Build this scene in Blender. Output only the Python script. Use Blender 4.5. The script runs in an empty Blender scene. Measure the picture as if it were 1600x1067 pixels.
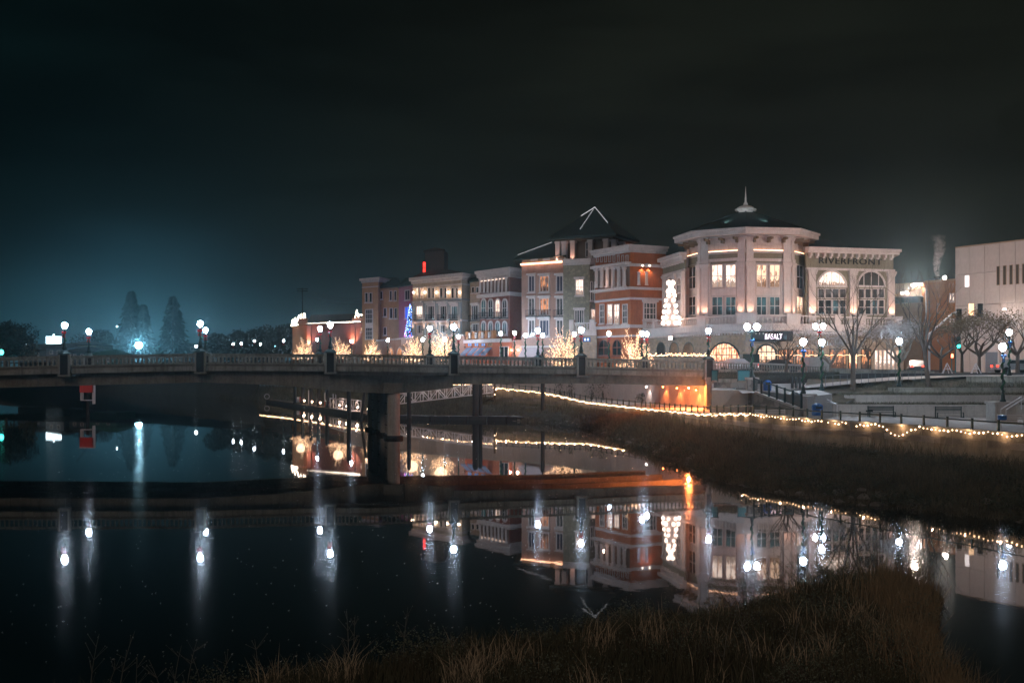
import bpy, math, random
from mathutils import Vector, Matrix
R = random.Random(7)
S = bpy.context.scene
COL = S.collection
PI = math.pi

# ------------------------------------------------------------------ camera
F, CX, HY, CZ = 1780.0, 800.0, 577.0, 6.7      # focal length in photo pixels, centre column, horizon row, eye height
cam = bpy.data.cameras.new('camera')
cam.sensor_width = 36.0
cam.lens = F / 1600.0 * 36.0
cam.shift_y = (HY - 533.5) / 1600.0
cam.clip_start, cam.clip_end = 0.1, 4000.0
cam_o = bpy.data.objects.new('camera', cam)
COL.objects.link(cam_o)
cam_o.location = (0, 0, CZ)
cam_o.rotation_euler = (PI / 2, 0, 0)
S.camera = cam_o

# ------------------------------------------------------------------ night sky
world = bpy.data.worlds.new('World')
S.world = world
world.use_nodes = True
nt = world.node_tree
nt.nodes.clear()
def N(t, kind, **kw):
    n = t.nodes.new(kind)
    for k, v in kw.items():
        if k in n.inputs: n.inputs[k].default_value = v
        else: setattr(n, k, v)
    return n
def math_n(t, op, a, b=None, clamp=False):
    n = t.nodes.new('ShaderNodeMath'); n.operation = op; n.use_clamp = clamp
    for i, v in enumerate((a, b)):
        if v is None: continue
        if isinstance(v, (int, float)): n.inputs[i].default_value = v
        else: t.links.new(v, n.inputs[i])
    return n.outputs[0]
def mix_n(t, f, a, b, blend='MIX'):
    n = t.nodes.new('ShaderNodeMix'); n.data_type = 'RGBA'; n.blend_type = blend
    for i, v in ((0, f), (6, a), (7, b)):
        if isinstance(v, (int, float)): n.inputs[i].default_value = v
        elif isinstance(v, tuple): n.inputs[i].default_value = (*v, 1) if len(v) == 3 else v
        else: t.links.new(v, n.inputs[i])
    return n.outputs[2]
tc = N(nt, 'ShaderNodeTexCoord')
sp = N(nt, 'ShaderNodeSeparateXYZ'); nt.links.new(tc.outputs['Generated'], sp.inputs[0])
elev = math_n(nt, 'ABSOLUTE', sp.outputs['Z'])
def lobe(v, lo):
    d = N(nt, 'ShaderNodeVectorMath', operation='DOT_PRODUCT')
    nt.links.new(tc.outputs['Generated'], d.inputs[0]); d.inputs[1].default_value = v
    m = nt.nodes.new('ShaderNodeMapRange'); m.interpolation_type = 'SMOOTHERSTEP'
    nt.links.new(d.outputs['Value'], m.inputs[0]); m.inputs[1].default_value = lo; m.inputs[2].default_value = 1.0
    return m.outputs[0]
side = nt.nodes.new('ShaderNodeMapRange'); side.interpolation_type = 'SMOOTHSTEP'
nt.links.new(sp.outputs['X'], side.inputs[0]); side.inputs[1].default_value = -0.42; side.inputs[2].default_value = 0.15
base = mix_n(nt, side.outputs[0], (0.0008, 0.0030, 0.0033), (0.0050, 0.0060, 0.0044))
low = math_n(nt, 'POWER', math_n(nt, 'SUBTRACT', 1.0, math_n(nt, 'MULTIPLY', elev, 4.0), True), 3.6)
glow = mix_n(nt, side.outputs[0], (0.012, 0.037, 0.046), (0.016, 0.018, 0.015))
c1 = mix_n(nt, low, base, glow)
lob = mix_n(nt, lobe((-0.31, 0.95, -0.07), 0.978), (0, 0, 0), (0.006, 0.027, 0.042))
c2 = mix_n(nt, 1.0, c1, lob, 'ADD')
mp = N(nt, 'ShaderNodeMapping'); mp.inputs['Scale'].default_value = (1.5, 1.5, 7.0)
nt.links.new(tc.outputs['Generated'], mp.inputs[0])
nz = N(nt, 'ShaderNodeTexNoise', Scale=2.2, Detail=5.0, Roughness=0.55); nt.links.new(mp.outputs[0], nz.inputs['Vector'])
cl = nt.nodes.new('ShaderNodeMapRange'); nt.links.new(nz.outputs[0], cl.inputs[0])
cl.inputs[1].default_value = 0.35; cl.inputs[2].default_value = 0.7; cl.inputs[3].default_value = 0.68; cl.inputs[4].default_value = 1.45
c3 = N(nt, 'ShaderNodeVectorMath', operation='SCALE'); nt.links.new(c2, c3.inputs[0]); nt.links.new(cl.outputs[0], c3.inputs['Scale'])
bg = N(nt, 'ShaderNodeBackground', Strength=1.0)
nt.links.new(c3.outputs[0], bg.inputs[0])
wo = N(nt, 'ShaderNodeOutputWorld'); nt.links.new(bg.outputs[0], wo.inputs[0])

# dim glow of the cloudy town sky standing in for daylight: one weak, wide, slightly warm sun lamp
sun = bpy.data.lights.new('sun', 'SUN'); sun.energy = 0.32; sun.angle = math.radians(25); sun.color = (1.0, 0.80, 0.69)
so = bpy.data.objects.new('sun', sun); COL.objects.link(so)
so.rotation_euler = (math.radians(58), 0, math.radians(-22))

S.view_settings.view_transform = 'Standard'; S.view_settings.look = 'None'
S.view_settings.exposure = 0.32; S.view_settings.gamma = 1.0; S.view_settings.use_curve_mapping = False
cy = S.cycles
cy.max_bounces = 5; cy.diffuse_bounces = 2; cy.glossy_bounces = 3; cy.transmission_bounces = 2; cy.volume_bounces = 0
cy.sample_clamp_indirect = 3.0; cy.use_light_tree = True; cy.use_denoising = True
cy.caustics_reflective = False; cy.caustics_refractive = False
try: cy.volume_step_rate = 4.0; cy.volume_max_steps = 64
except Exception: pass

# ------------------------------------------------------------------ pixel helpers (read off the photograph, resolved to metres)
def X(px, Y): return (px - CX) / F * Y
def Z(py, Y): return CZ - (py - HY) * Y / F
def XY(px, Y): return Vector((X(px, Y), Y))
def lerp(a, b, t): return a + (b - a) * t
def pl(pts, t):                       # piecewise-linear y(t)
    if t <= pts[0][0]: return pts[0][1]
    for (a, b), (c, d) in zip(pts, pts[1:]):
        if t <= c: return b + (d - b) * (t - a) / (c - a)
    return pts[-1][1]
def terrace_z(Y): return min(8.8, max(6.3, 6.3 + (Y - 135) * 0.022))

# ------------------------------------------------------------------ materials
MATS = {}
def mat(name, col, rough=0.8, var=0.0, scale=1.5, bump=0.0, metal=0.0, col2=None, spec=0.3, stretch=(1, 1, 1), streak=0.0):
    if name in MATS: return MATS[name]
    m = bpy.data.materials.new(name); m.use_nodes = True
    t = m.node_tree; b = t.nodes['Principled BSDF']
    b.inputs['Roughness'].default_value = rough; b.inputs['Metallic'].default_value = metal
    b.inputs['Specular IOR Level'].default_value = spec
    b.inputs['Base Color'].default_value = (*col, 1)
    if var or bump or col2:
        tcn = N(t, 'ShaderNodeTexCoord'); mpn = N(t, 'ShaderNodeMapping'); mpn.inputs['Scale'].default_value = stretch
        t.links.new(tcn.outputs['Object'], mpn.inputs[0])
        n1 = N(t, 'ShaderNodeTexNoise', Scale=scale, Detail=8.0, Roughness=0.65); t.links.new(mpn.outputs[0], n1.inputs['Vector'])
        n2 = N(t, 'ShaderNodeTexNoise', Scale=scale * 9, Detail=4.0); t.links.new(mpn.outputs[0], n2.inputs['Vector'])
        f = math_n(t, 'ADD', math_n(t, 'MULTIPLY', n1.outputs[0], 0.7), math_n(t, 'MULTIPLY', n2.outputs[0], 0.3))
        mr = t.nodes.new('ShaderNodeMapRange'); t.links.new(f, mr.inputs[0]); mr.inputs[1].default_value = 0.36; mr.inputs[2].default_value = 0.64
        dark = tuple(c * (1 - var) for c in col); light = col2 or tuple(min(1, c * (1 + var * 0.5)) for c in col)
        c = mix_n(t, mr.outputs[0], dark, light)
        if streak:
            mp2 = N(t, 'ShaderNodeMapping'); mp2.inputs['Scale'].default_value = (2.2, 2.2, 0.22); t.links.new(tcn.outputs['Object'], mp2.inputs[0])
            n3 = N(t, 'ShaderNodeTexNoise', Scale=1.6, Detail=6.0, Roughness=0.7); t.links.new(mp2.outputs[0], n3.inputs['Vector'])
            m3 = t.nodes.new('ShaderNodeMapRange'); t.links.new(n3.outputs[0], m3.inputs[0]); m3.inputs[1].default_value = 0.5; m3.inputs[2].default_value = 0.72
            m3.inputs[4].default_value = streak
            c = mix_n(t, m3.outputs[0], c, tuple(k * 0.25 for k in col))
        t.links.new(c, b.inputs['Base Color'])
        if bump:
            bn = N(t, 'ShaderNodeBump', Strength=bump, Distance=0.05); t.links.new(f, bn.inputs['Height']); t.links.new(bn.outputs[0], b.inputs['Normal'])
    MATS[name] = m
    return m
def stone_mat(name, c1, c2, mortar, scale=1.0, w=0.6, h=0.3):
    m = bpy.data.materials.new(name); m.use_nodes = True; t = m.node_tree; b = t.nodes['Principled BSDF']; b.inputs['Roughness'].default_value = 0.9
    tcn = N(t, 'ShaderNodeTexCoord'); mpn = N(t, 'ShaderNodeMapping'); mpn.inputs['Rotation'].default_value = (PI / 2, 0, 0)
    t.links.new(tcn.outputs['Object'], mpn.inputs[0])
    v = N(t, 'ShaderNodeTexVoronoi', Scale=2.6 * scale); t.links.new(mpn.outputs[0], v.inputs['Vector'])
    n1 = N(t, 'ShaderNodeTexNoise', Scale=0.6, Detail=5.0); t.links.new(mpn.outputs[0], n1.inputs['Vector'])
    hs = N(t, 'ShaderNodeSeparateColor'); t.links.new(v.outputs['Color'], hs.inputs[0])
    c = mix_n(t, hs.outputs[0], c1, c2)
    c = mix_n(t, math_n(t, 'GREATER_THAN', v.outputs['Distance'], 0.55), c, mortar)
    c = mix_n(t, math_n(t, 'MULTIPLY', n1.outputs[0], 0.5), c, tuple(k * 0.6 for k in c1))
    t.links.new(c, b.inputs['Base Color'])
    bn = N(t, 'ShaderNodeBump', Strength=0.6, Distance=0.06); t.links.new(hs.outputs[0], bn.inputs['Height']); t.links.new(bn.outputs[0], b.inputs['Normal'])
    MATS[name] = m
    return m
def glow_mat(name, col, strength, sample=False):
    if name in MATS: return MATS[name]
    m = bpy.data.materials.new(name); m.use_nodes = True; t = m.node_tree; b = t.nodes['Principled BSDF']
    b.inputs['Base Color'].default_value = (*[c * 0.6 for c in col], 1)
    b.inputs['Emission Color'].default_value = (*col, 1); b.inputs['Emission Strength'].default_value = strength
    m.cycles.emission_sampling = 'AUTO' if sample else 'NONE'
    MATS[name] = m
    return m
def room_mat(name, col, strength, col2, scale=1.2, thr=0.45):          # lit room seen through a pane: curtains, furniture, lamps
    m = bpy.data.materials.new(name); m.use_nodes = True; t = m.node_tree; b = t.nodes['Principled BSDF']
    b.inputs['Base Color'].default_value = (0.03, 0.03, 0.03, 1); b.inputs['Roughness'].default_value = 0.12
    g = N(t, 'ShaderNodeTexCoord'); oi = N(t, 'ShaderNodeObjectInfo')
    mpn = N(t, 'ShaderNodeMapping'); mpn.inputs['Scale'].default_value = (2.4, 0.5, 0.9); t.links.new(g.outputs['Object'], mpn.inputs[0]); t.links.new(oi.outputs['Random'], mpn.inputs['Location'])
    mul = N(t, 'ShaderNodeVectorMath', operation='SCALE'); t.links.new(oi.outputs['Location'], mul.inputs[0]); mul.inputs['Scale'].default_value = 0.7
    ad = N(t, 'ShaderNodeVectorMath', operation='ADD'); t.links.new(mpn.outputs[0], ad.inputs[0]); t.links.new(mul.outputs[0], ad.inputs[1])
    n1 = N(t, 'ShaderNodeTexNoise', Scale=scale, Detail=3.0, Roughness=0.6); t.links.new(ad.outputs[0], n1.inputs['Vector'])
    mr = t.nodes.new('ShaderNodeMapRange'); t.links.new(n1.outputs[0], mr.inputs[0]); mr.inputs[1].default_value = thr - 0.04; mr.inputs[2].default_value = thr + 0.06
    c = mix_n(t, mr.outputs[0], col2, col)
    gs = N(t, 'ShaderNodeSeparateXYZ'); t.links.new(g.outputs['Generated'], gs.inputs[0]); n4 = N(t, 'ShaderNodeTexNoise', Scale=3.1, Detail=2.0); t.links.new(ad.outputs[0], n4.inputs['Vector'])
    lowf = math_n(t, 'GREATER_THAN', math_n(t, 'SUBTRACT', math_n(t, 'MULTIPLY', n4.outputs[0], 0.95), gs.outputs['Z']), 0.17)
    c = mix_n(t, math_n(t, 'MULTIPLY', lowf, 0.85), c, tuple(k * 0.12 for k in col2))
    wv = N(t, 'ShaderNodeTexWave', Scale=2.6, Distortion=1.2); t.links.new(ad.outputs[0], wv.inputs['Vector']); c = mix_n(t, math_n(t, 'MULTIPLY', wv.outputs[1], 0.35), c, col2)
    t.links.new(c, b.inputs['Emission Color']); b.inputs['Emission Strength'].default_value = strength
    m.cycles.emission_sampling = 'NONE'
    MATS[name] = m
    return m

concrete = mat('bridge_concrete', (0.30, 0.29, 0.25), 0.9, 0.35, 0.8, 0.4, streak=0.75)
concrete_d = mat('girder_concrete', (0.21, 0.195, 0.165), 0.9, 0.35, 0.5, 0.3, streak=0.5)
pale_con = mat('pale_concrete', (0.46, 0.43, 0.40), 0.85, 0.2, 0.7, 0.3, streak=0.35)
panel_con = mat('panel_concrete', (0.46, 0.40, 0.38), 0.85, 0.12, 0.35, 0.1, streak=0.18)
white_p = mat('cream_stucco', (0.48, 0.42, 0.40), 0.8, 0.22, 0.6, 0.1, streak=0.4)
white_t = mat('white_trim', (0.58, 0.51, 0.49), 0.7, 0.16, 1.0, streak=0.25)
olive = mat('olive_stucco', (0.22, 0.20, 0.145), 0.85, 0.2, 0.6, streak=0.3)
red_st = mat('rust_red_stucco', (0.42, 0.125, 0.045), 0.85, 0.25, 0.6, 0.1, streak=0.35)
brick_r = mat('dark_red_brick', (0.24, 0.085, 0.06), 0.9, 0.25, 2.5, 0.2)
pink_st = mat('pink_brown_stucco', (0.40, 0.24, 0.19), 0.85, 0.2, 0.6, streak=0.3)
tan_st = mat('tan_stucco', (0.42, 0.24, 0.13), 0.85, 0.2, 0.6, streak=0.3)
magenta_st = mat('rose_stucco', (0.40, 0.15, 0.20), 0.85, 0.12, 0.5)
beige_st = mat('beige_stucco', (0.44, 0.36, 0.28), 0.85, 0.2, 0.6, streak=0.3)
grey_st = mat('grey_stucco', (0.26, 0.27, 0.27), 0.85, 0.12, 0.5)
orange_st = mat('ochre_stucco', (0.40, 0.17, 0.07), 0.85, 0.12, 0.4)
tan_b = mat('tan_block', (0.33, 0.24, 0.17), 0.9, 0.2, 1.2, 0.2)
roof_m = mat('dark_green_tile', (0.030, 0.050, 0.045), 0.5, 0.3, 3.0, 0.4)
roof_b = mat('brown_tile', (0.06, 0.05, 0.04), 0.75, 0.3, 3.0, 0.4)
stone = stone_mat('rubble_stone', (0.46, 0.36, 0.26), (0.24, 0.19, 0.14), (0.32, 0.27, 0.22), 1.0)
stone_g = stone_mat('olive_rubble_stone', (0.34, 0.31, 0.22), (0.17, 0.16, 0.12), (0.22, 0.20, 0.15), 1.0)
wallstone = stone_mat('grey_block', (0.30, 0.28, 0.26), (0.22, 0.21, 0.19), (0.14, 0.13, 0.12), 0.55)
iron = mat('dark_green_iron', (0.015, 0.035, 0.035), 0.45, 0.2, 3, metal=0.3)
black = mat('black_metal', (0.012, 0.013, 0.014), 0.5)
teal_p = mat('teal_paint', (0.03, 0.16, 0.18), 0.5, 0.1)
garl = mat('evergreen_garland', (0.02, 0.10, 0.045), 0.9, 0.5, 14)
redm = mat('red_ribbon', (0.55, 0.02, 0.03), 0.5, 0.1)
bluem = mat('blue_plastic', (0.02, 0.12, 0.42), 0.4, 0.1)
wood = mat('weathered_timber', (0.10, 0.075, 0.055), 0.9, 0.3, 1.5, 0.3, stretch=(1, 1, 0.2))
pile_m = mat('wet_pile', (0.02, 0.022, 0.025), 0.6, 0.3, 1.5)
alum = mat('white_aluminium', (0.62, 0.60, 0.62), 0.5, 0.08)
bark = mat('tree_bark', (0.095, 0.07, 0.055), 0.9, 0.3, 4)
bark_l = mat('pale_bark', (0.26, 0.21, 0.17), 0.9, 0.3, 4)
asphalt = mat('asphalt', (0.05, 0.05, 0.052), 0.9, 0.2, 1.0, 0.2)
paving = mat('pale_paving', (0.42, 0.39, 0.37), 0.8, 0.15, 0.8, 0.1)
soil = mat('bank_soil', (0.055, 0.048, 0.032), 1.0, 0.4, 0.6, 0.5)
mulch = mat('bark_mulch_lawn', (0.12, 0.10, 0.07), 1.0, 0.4, 1.6, 0.5)
dark_g = mat('dark_glass', (0.018, 0.026, 0.030), 0.08, spec=0.8)
curt_g = room_mat('curtained_pane', (0.42, 0.38, 0.37), 0.22, (0.03, 0.04, 0.045), 1.0, 0.5)
teal_g = room_mat('teal_dim_pane', (0.10, 0.30, 0.34), 0.35, (0.02, 0.04, 0.045), 0.8, 0.45)
warm_g = room_mat('warm_room_pane', (1.0, 0.66, 0.45), 1.5, (0.30, 0.13, 0.06), 1.0, 0.42)
white_g = room_mat('bright_room_pane', (1.0, 0.80, 0.68), 1.7, (0.55, 0.32, 0.22), 0.9, 0.42)
orange_g = room_mat('orange_room_pane', (0.95, 0.36, 0.14), 0.95, (0.10, 0.05, 0.04), 0.9, 0.48)
shop_g = room_mat('restaurant_pane', (1.0, 0.62, 0.38), 1.9, (0.55, 0.13, 0.05), 2.0, 0.46)
lamp_g = glow_mat('lamp_globe', (0.64, 0.80, 1.0), 215.0, True)
lampfar_g = glow_mat('far_lamp_globe', (0.78, 0.90, 1.0), 60.0, True)
bulb_w = glow_mat('warm_bulb', (1.0, 0.62, 0.36), 14.0)
bulb_s = glow_mat('string_bulb', (1.0, 0.60, 0.33), 9.0)
bulb_ww = glow_mat('soft_white_bulb', (1.0, 0.80, 0.62), 16.0)
strip_w = glow_mat('warm_cove_strip', (1.0, 0.52, 0.30), 5.0, True)
ridge_w = glow_mat('ridge_lights', (0.95, 0.95, 1.0), 1.0)

# ------------------------------------------------------------------ mesh helpers
class MB:
    def __init__(s): s.v = []; s.f = []
    def add(s, vs, fs):
        o = len(s.v); s.v += [tuple(v) for v in vs]; s.f += [tuple(i + o for i in f) for f in fs]
        return s
    def box(s, x0, x1, y0, y1, z0, z1):
        return s.add([(x0, y0, z0), (x1, y0, z0), (x1, y1, z0), (x0, y1, z0), (x0, y0, z1), (x1, y0, z1), (x1, y1, z1), (x0, y1, z1)],
                     [(0, 3, 2, 1), (4, 5, 6, 7), (0, 1, 5, 4), (1, 2, 6, 5), (2, 3, 7, 6), (3, 0, 4, 7)])
    def prism(s, pts, z0, z1):        # pts: 2-D outline, any winding; z may be lists
        n = len(pts); a = sum(pts[i][0] * pts[(i + 1) % n][1] - pts[(i + 1) % n][0] * pts[i][1] for i in range(n))
        q = list(range(n))
        za = z0 if isinstance(z0, list) else [z0] * n; zb = z1 if isinstance(z1, list) else [z1] * n
        if a < 0: q.reverse()
        vs = [(pts[i][0], pts[i][1], za[i]) for i in q] + [(pts[i][0], pts[i][1], zb[i]) for i in q]
        fs = [tuple(reversed(range(n))), tuple(range(n, 2 * n))] + [(i, (i + 1) % n, n + (i + 1) % n, n + i) for i in range(n)]
        return s.add(vs, fs)
    def tube(s, pts, rad, k=6, cap=True):
        pts = [Vector(p) for p in pts]; r = rad if isinstance(rad, (list, tuple)) else [rad] * len(pts)
        vs = []; fs = []
        up = Vector((0, 0, 1))
        for i, p in enumerate(pts):
            d = (pts[min(i + 1, len(pts) - 1)] - pts[max(i - 1, 0)])
            d = d.normalized() if d.length > 1e-9 else Vector((0, 0, 1))
            a = d.cross(up)
            if a.length < 0.05: a = d.cross(Vector((0, 1, 0)))
            a.normalize(); b = a.cross(d)
            for j in range(k):
                t = 2 * PI * j / k
                vs.append(p + (a * math.cos(t) + b * math.sin(t)) * r[i])
        for i in range(len(pts) - 1):
            for j in range(k):
                fs.append((i * k + j, (i + 1) * k + j, (i + 1) * k + (j + 1) % k, i * k + (j + 1) % k))
        if cap: fs.append(tuple(range(k))); fs.append(tuple(reversed(range((len(pts) - 1) * k, len(pts) * k))))
        return s.add(vs, fs)
    def lathe(s, prof, k=10, c=(0, 0, 0)):
        vs = []; fs = []
        for r, z in prof:
            for j in range(k):
                t = 2 * PI * j / k; vs.append((c[0] + r * math.cos(t), c[1] + r * math.sin(t), c[2] + z))
        n = len(prof)
        for i in range(n - 1):
            for j in range(k):
                fs.append((i * k + j, i * k + (j + 1) % k, (i + 1) * k + (j + 1) % k, (i + 1) * k + j))
        fs.append(tuple(reversed(range(k)))); fs.append(tuple(range((n - 1) * k, n * k)))
        return s.add(vs, fs)
    def octa(s, p, r):
        x, y, z = p
        return s.add([(x + r, y, z), (x - r, y, z), (x, y + r, z), (x, y - r, z), (x, y, z + r), (x, y, z - r)],
                     [(0, 2, 4), (2, 1, 4), (1, 3, 4), (3, 0, 4), (2, 0, 5), (1, 2, 5), (3, 1, 5), (0, 3, 5)])
    def ball(s, p, r, n=8, m=6, sz=1.0):
        prof = [(max(1e-3, r * math.sin(PI * i / m)), -r * sz * math.cos(PI * i / m)) for i in range(m + 1)]
        return s.lathe(prof, n, p)
    def mesh(s, name, m, smooth=False):
        me = bpy.data.meshes.new(name); me.from_pydata(s.v, [], s.f); me.update()
        if m: me.materials.append(m)
        if smooth: me.shade_smooth()
        return me
    def obj(s, name, m, parent=None, loc=None, rz=0.0, smooth=False, **props):
        return place(name, s.mesh(name, m, smooth), parent, loc, rz, **props)
def place(name, me, parent=None, loc=None, rz=0.0, **props):
    o = bpy.data.objects.new(name, me); COL.objects.link(o)
    if parent: o.parent = parent
    if loc is not None: o.location = loc
    o.rotation_euler = (0, 0, rz)
    for k, v in props.items():
        if v is not None: o[k] = v
    return o
def thing(name, label, cat, loc=(0, 0, 0), rz=0.0, group=None):
    return place(name, None, None, loc, rz, label=label, category=cat, group=group)
def light(kind, parent, loc, energy, col, name='light', size=0.1, spot=None, blend=0.6, aim=None):
    l = bpy.data.lights.new(name, kind); l.energy = energy; l.color = col
    l.shadow_soft_size = size
    if spot: l.spot_size = math.radians(spot); l.spot_blend = blend
    o = bpy.data.objects.new(name, l); COL.objects.link(o); o.location = loc
    if parent: o.parent = parent
    if aim: o.rotation_euler = Vector(aim).to_track_quat('-Z', 'Y').to_euler()
    return o
def offset_line(pts, d, closed=False):        # pts left->right as seen from the camera; d>0 moves towards the viewer's side
    pts = [Vector(p) for p in pts]; n = len(pts); out = []
    for i, p in enumerate(pts):
        if closed: a = (p - pts[i - 1]).normalized(); b = (pts[(i + 1) % n] - p).normalized()
        else:
            a = (p - pts[i - 1]).normalized() if i else None
            b = (pts[i + 1] - p).normalized() if i < n - 1 else None
            a = a or b; b = b or a
        na = Vector((a.y, -a.x)); nb = Vector((b.y, -b.x)); m = na + nb
        m = m / max(0.3, (1 + na.dot(nb)))
        out.append(p + m * d)
    return out
def band(mb, line, z0, z1, out, back=0.15, z0b=None, closed=False):   # moulding following a facade line, proud by `out`
    a = offset_line(line, out, closed); b = offset_line(line, -back, closed); n = len(line)
    for i in range(n if closed else n - 1):
        j = (i + 1) % n
        mb.prism([a[i], a[j], b[j], b[i]], z0, z1)
# ------------------------------------------------------------------ building kit
def shifted(mb, b):
    mb.v = [(x - b[0], y - b[1], z - b[2]) for x, y, z in mb.v]; return mb
WCACHE = {}
class Facade:                           # vertical plane through two plan points; u runs left->right, local -y faces the viewer
    def __init__(s, bld, a, b):
        s.bld = bld; s.a = Vector(a); s.b = Vector(b); s.d = (s.b - s.a).normalized(); s.n = Vector((s.d.y, -s.d.x)); s.rz = math.atan2(s.d.y, s.d.x)
    def u(s, px):
        k = (px - CX) / F               # ray x = k*y
        den = s.d.x - k * s.d.y
        return (k * s.a.y - s.a.x) / den
    def yat(s, u): return s.a.y + s.d.y * u
    def z(s, px, py): return Z(py, s.yat(s.u(px)))
    def loc(s, u, z, out=0.0):
        p = s.a + s.d * u + s.n * out; b = s.bld.b
        return (p.x - b[0], p.y - b[1], z - b[2])
    def put(s, name, mb, m, u, z, out=0.0, parent=None, **k):
        return mb.obj(name, m, parent or s.bld.root, s.loc(u, z, out), s.rz, **k)
    def box(s, name, m, px0, px1, py0, py1, out, depth=0.1):
        u0, u1 = s.u(px0), s.u(px1); um = (u0 + u1) / 2; pm = (px0 + px1) / 2
        z0, z1 = s.z(pm, py1), s.z(pm, py0); w = (u1 - u0) / 2
        return s.put(name, MB().box(-w, w, -out, depth, 0, z1 - z0), m, um, z0)
class Building:
    def __init__(s, name, label, base, cat='building', group=None):
        s.b = base; s.root = thing(name, label, cat, base, 0, group)
    def part(s, name, mb, m, **k): return shifted(mb, s.b).obj(name, m, s.root, **k)
    def light(s, kind, wp, energy, col, **k):
        p = tuple(wp[i] - s.b[i] for i in range(3)); return light(kind, s.root, p, energy, col, **k)
def window(fc, px0, px1, py0, py1, pane, arch=False, cols=2, rows=2, fw=0.14, sill=True, hood=False, frame=None, proud=0.12, rail=False, name='window', hz=None, out=0.0):
    u0, u1 = fc.u(px0), fc.u(px1); um = (u0 + u1) / 2; pm = (px0 + px1) / 2
    z0, z1 = (fc.z(pm, py1), fc.z(pm, py0)) if hz is None else hz
    w = round((u1 - u0) / 2, 2); h = round(z1 - z0, 2)
    key = (w, h, arch, cols, rows, fw, sill, hood, proud)
    if key not in WCACHE:
        f = MB(); p = MB(); r = w
        hs = h - r if arch else h
        f.box(-w, -w + fw, -proud, 0.04, 0, hs); f.box(w - fw, w, -proud, 0.04, 0, hs); f.box(-w + fw, w - fw, -proud, 0.04, 0, fw)
        if arch:
            n = 10
            for i in range(n):
                a0, a1 = PI * i / n, PI * (i + 1) / n
                q = [(-r * math.cos(a0), hs + r * math.sin(a0)), (-r * math.cos(a1), hs + r * math.sin(a1)),
                     (-(r - fw) * math.cos(a1), hs + (r - fw) * math.sin(a1)), (-(r - fw) * math.cos(a0), hs + (r - fw) * math.sin(a0))]
                vs = [(x, y, z) for y in (-proud, 0.04) for x, z in q]
                f.add(vs, [(0, 1, 2, 3), (7, 6, 5, 4), (0, 4, 5, 1), (1, 5, 6, 2), (2, 6, 7, 3), (3, 7, 4, 0)])
            pts = [(-r + fw, hs)] + [(-(r - fw) * math.cos(PI * i / n), hs + (r - fw) * math.sin(PI * i / n)) for i in range(1, n)] + [(r - fw, hs)]
            vs = [(-w + fw, -0.02, fw), (w - fw, -0.02, fw)] + [(x, -0.02, z) for x, z in reversed(pts)]
            p.add(vs, [tuple(range(len(vs)))])
        else:
            f.box(-w + fw, w - fw, -proud, 0.04, h - fw, h)
            p.add([(-w + fw, -0.02, fw), (w - fw, -0.02, fw), (w - fw, -0.02, h - fw), (-w + fw, -0.02, h - fw)], [(0, 1, 2, 3)])
        g = 0.045
        for c in range(1, cols):
            x = -w + 2 * w * c / cols; top = hs + math.sqrt(max(0, (r - fw) ** 2 - x * x)) if arch else h - fw
            f.box(x - g, x + g, -proud + 0.05, 0, fw, top)
        for c in range(1, rows):
            z = h * c / rows; half = w - fw
            if arch and z > hs: half = math.sqrt(max(0.01, (r - fw) ** 2 - (z - hs) ** 2))
            f.box(-half, half, -proud + 0.055, 0, z - g, z + g)
        if sill: f.box(-w - 0.12, w + 0.12, -proud - 0.12, 0.04, -0.16, 0.0)
        if hood: f.box(-w - 0.18, w + 0.18, -proud - 0.2, 0.04, h, h + 0.3)
        WCACHE[key] = (f, p, {})
    f, p, ms = WCACHE[key]
    fm = frame or white_t
    if fm.name not in ms: ms[fm.name] = f.mesh('window_frame', fm)
    if pane.name not in ms: ms[pane.name] = p.mesh('pane', pane)
    o = place(name, ms[fm.name], fc.bld.root, fc.loc(um, z0, out), fc.rz)
    place('pane', ms[pane.name], o)
    if rail:
        rb = MB(); rh = 0.95; d = 0.55
        rb.box(-w - .2, w + .2, -d - .05, 0, -0.12, -0.02); rb.box(-w - .2, w + .2, -d - .04, -d, rh - .06, rh)
        k = max(4, int(w * 2 / 0.22))
        for i in range(k + 1):
            x = -w - .17 + (2 * w + .34) * i / k; rb.box(x - .02, x + .02, -d - .03, -d + .005, -0.02, rh - .06)
        for sx in (-1, 1): rb.box(sx * (w + .18) - .02, sx * (w + .18) + .02, -d, 0, rh - .06, rh)
        rb.obj('balcony_railing', black, o)
    return o
def gable_hip(bld, name, corners, z0, apex, over=0.0, m=None, thick=0.25):     # hipped roof: corners closed outline, apex list (1 or 2 points)
    c = [Vector(p) for p in corners]; n = len(c); ctr = sum(c, Vector((0, 0))) / n
    c = [p + (p - ctr).normalized() * over for p in c]
    mb = MB(); vs = [(p.x, p.y, z0) for p in c] + [(p.x, p.y, z0 + thick) for p in c] + [tuple(a) for a in apex]
    fs = [tuple(reversed(range(n)))] + [(i, (i + 1) % n, n + (i + 1) % n, n + i) for i in range(n)]
    A = 2 * n
    if len(apex) == 1: fs += [(n + i, n + (i + 1) % n, A) for i in range(n)]
    else:
        for i in range(n):
            j = (i + 1) % n
            near = lambda k: A if (c[k] - Vector(apex[0][:2])).length < (c[k] - Vector(apex[1][:2])).length else A + 1
            a, b = near(i), near(j)
            fs.append((n + i, n + j, b) if a == b else (n + i, n + j, b, a))
    mb.add(vs, fs); return bld.part(name, mb, m or roof_m)
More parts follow.
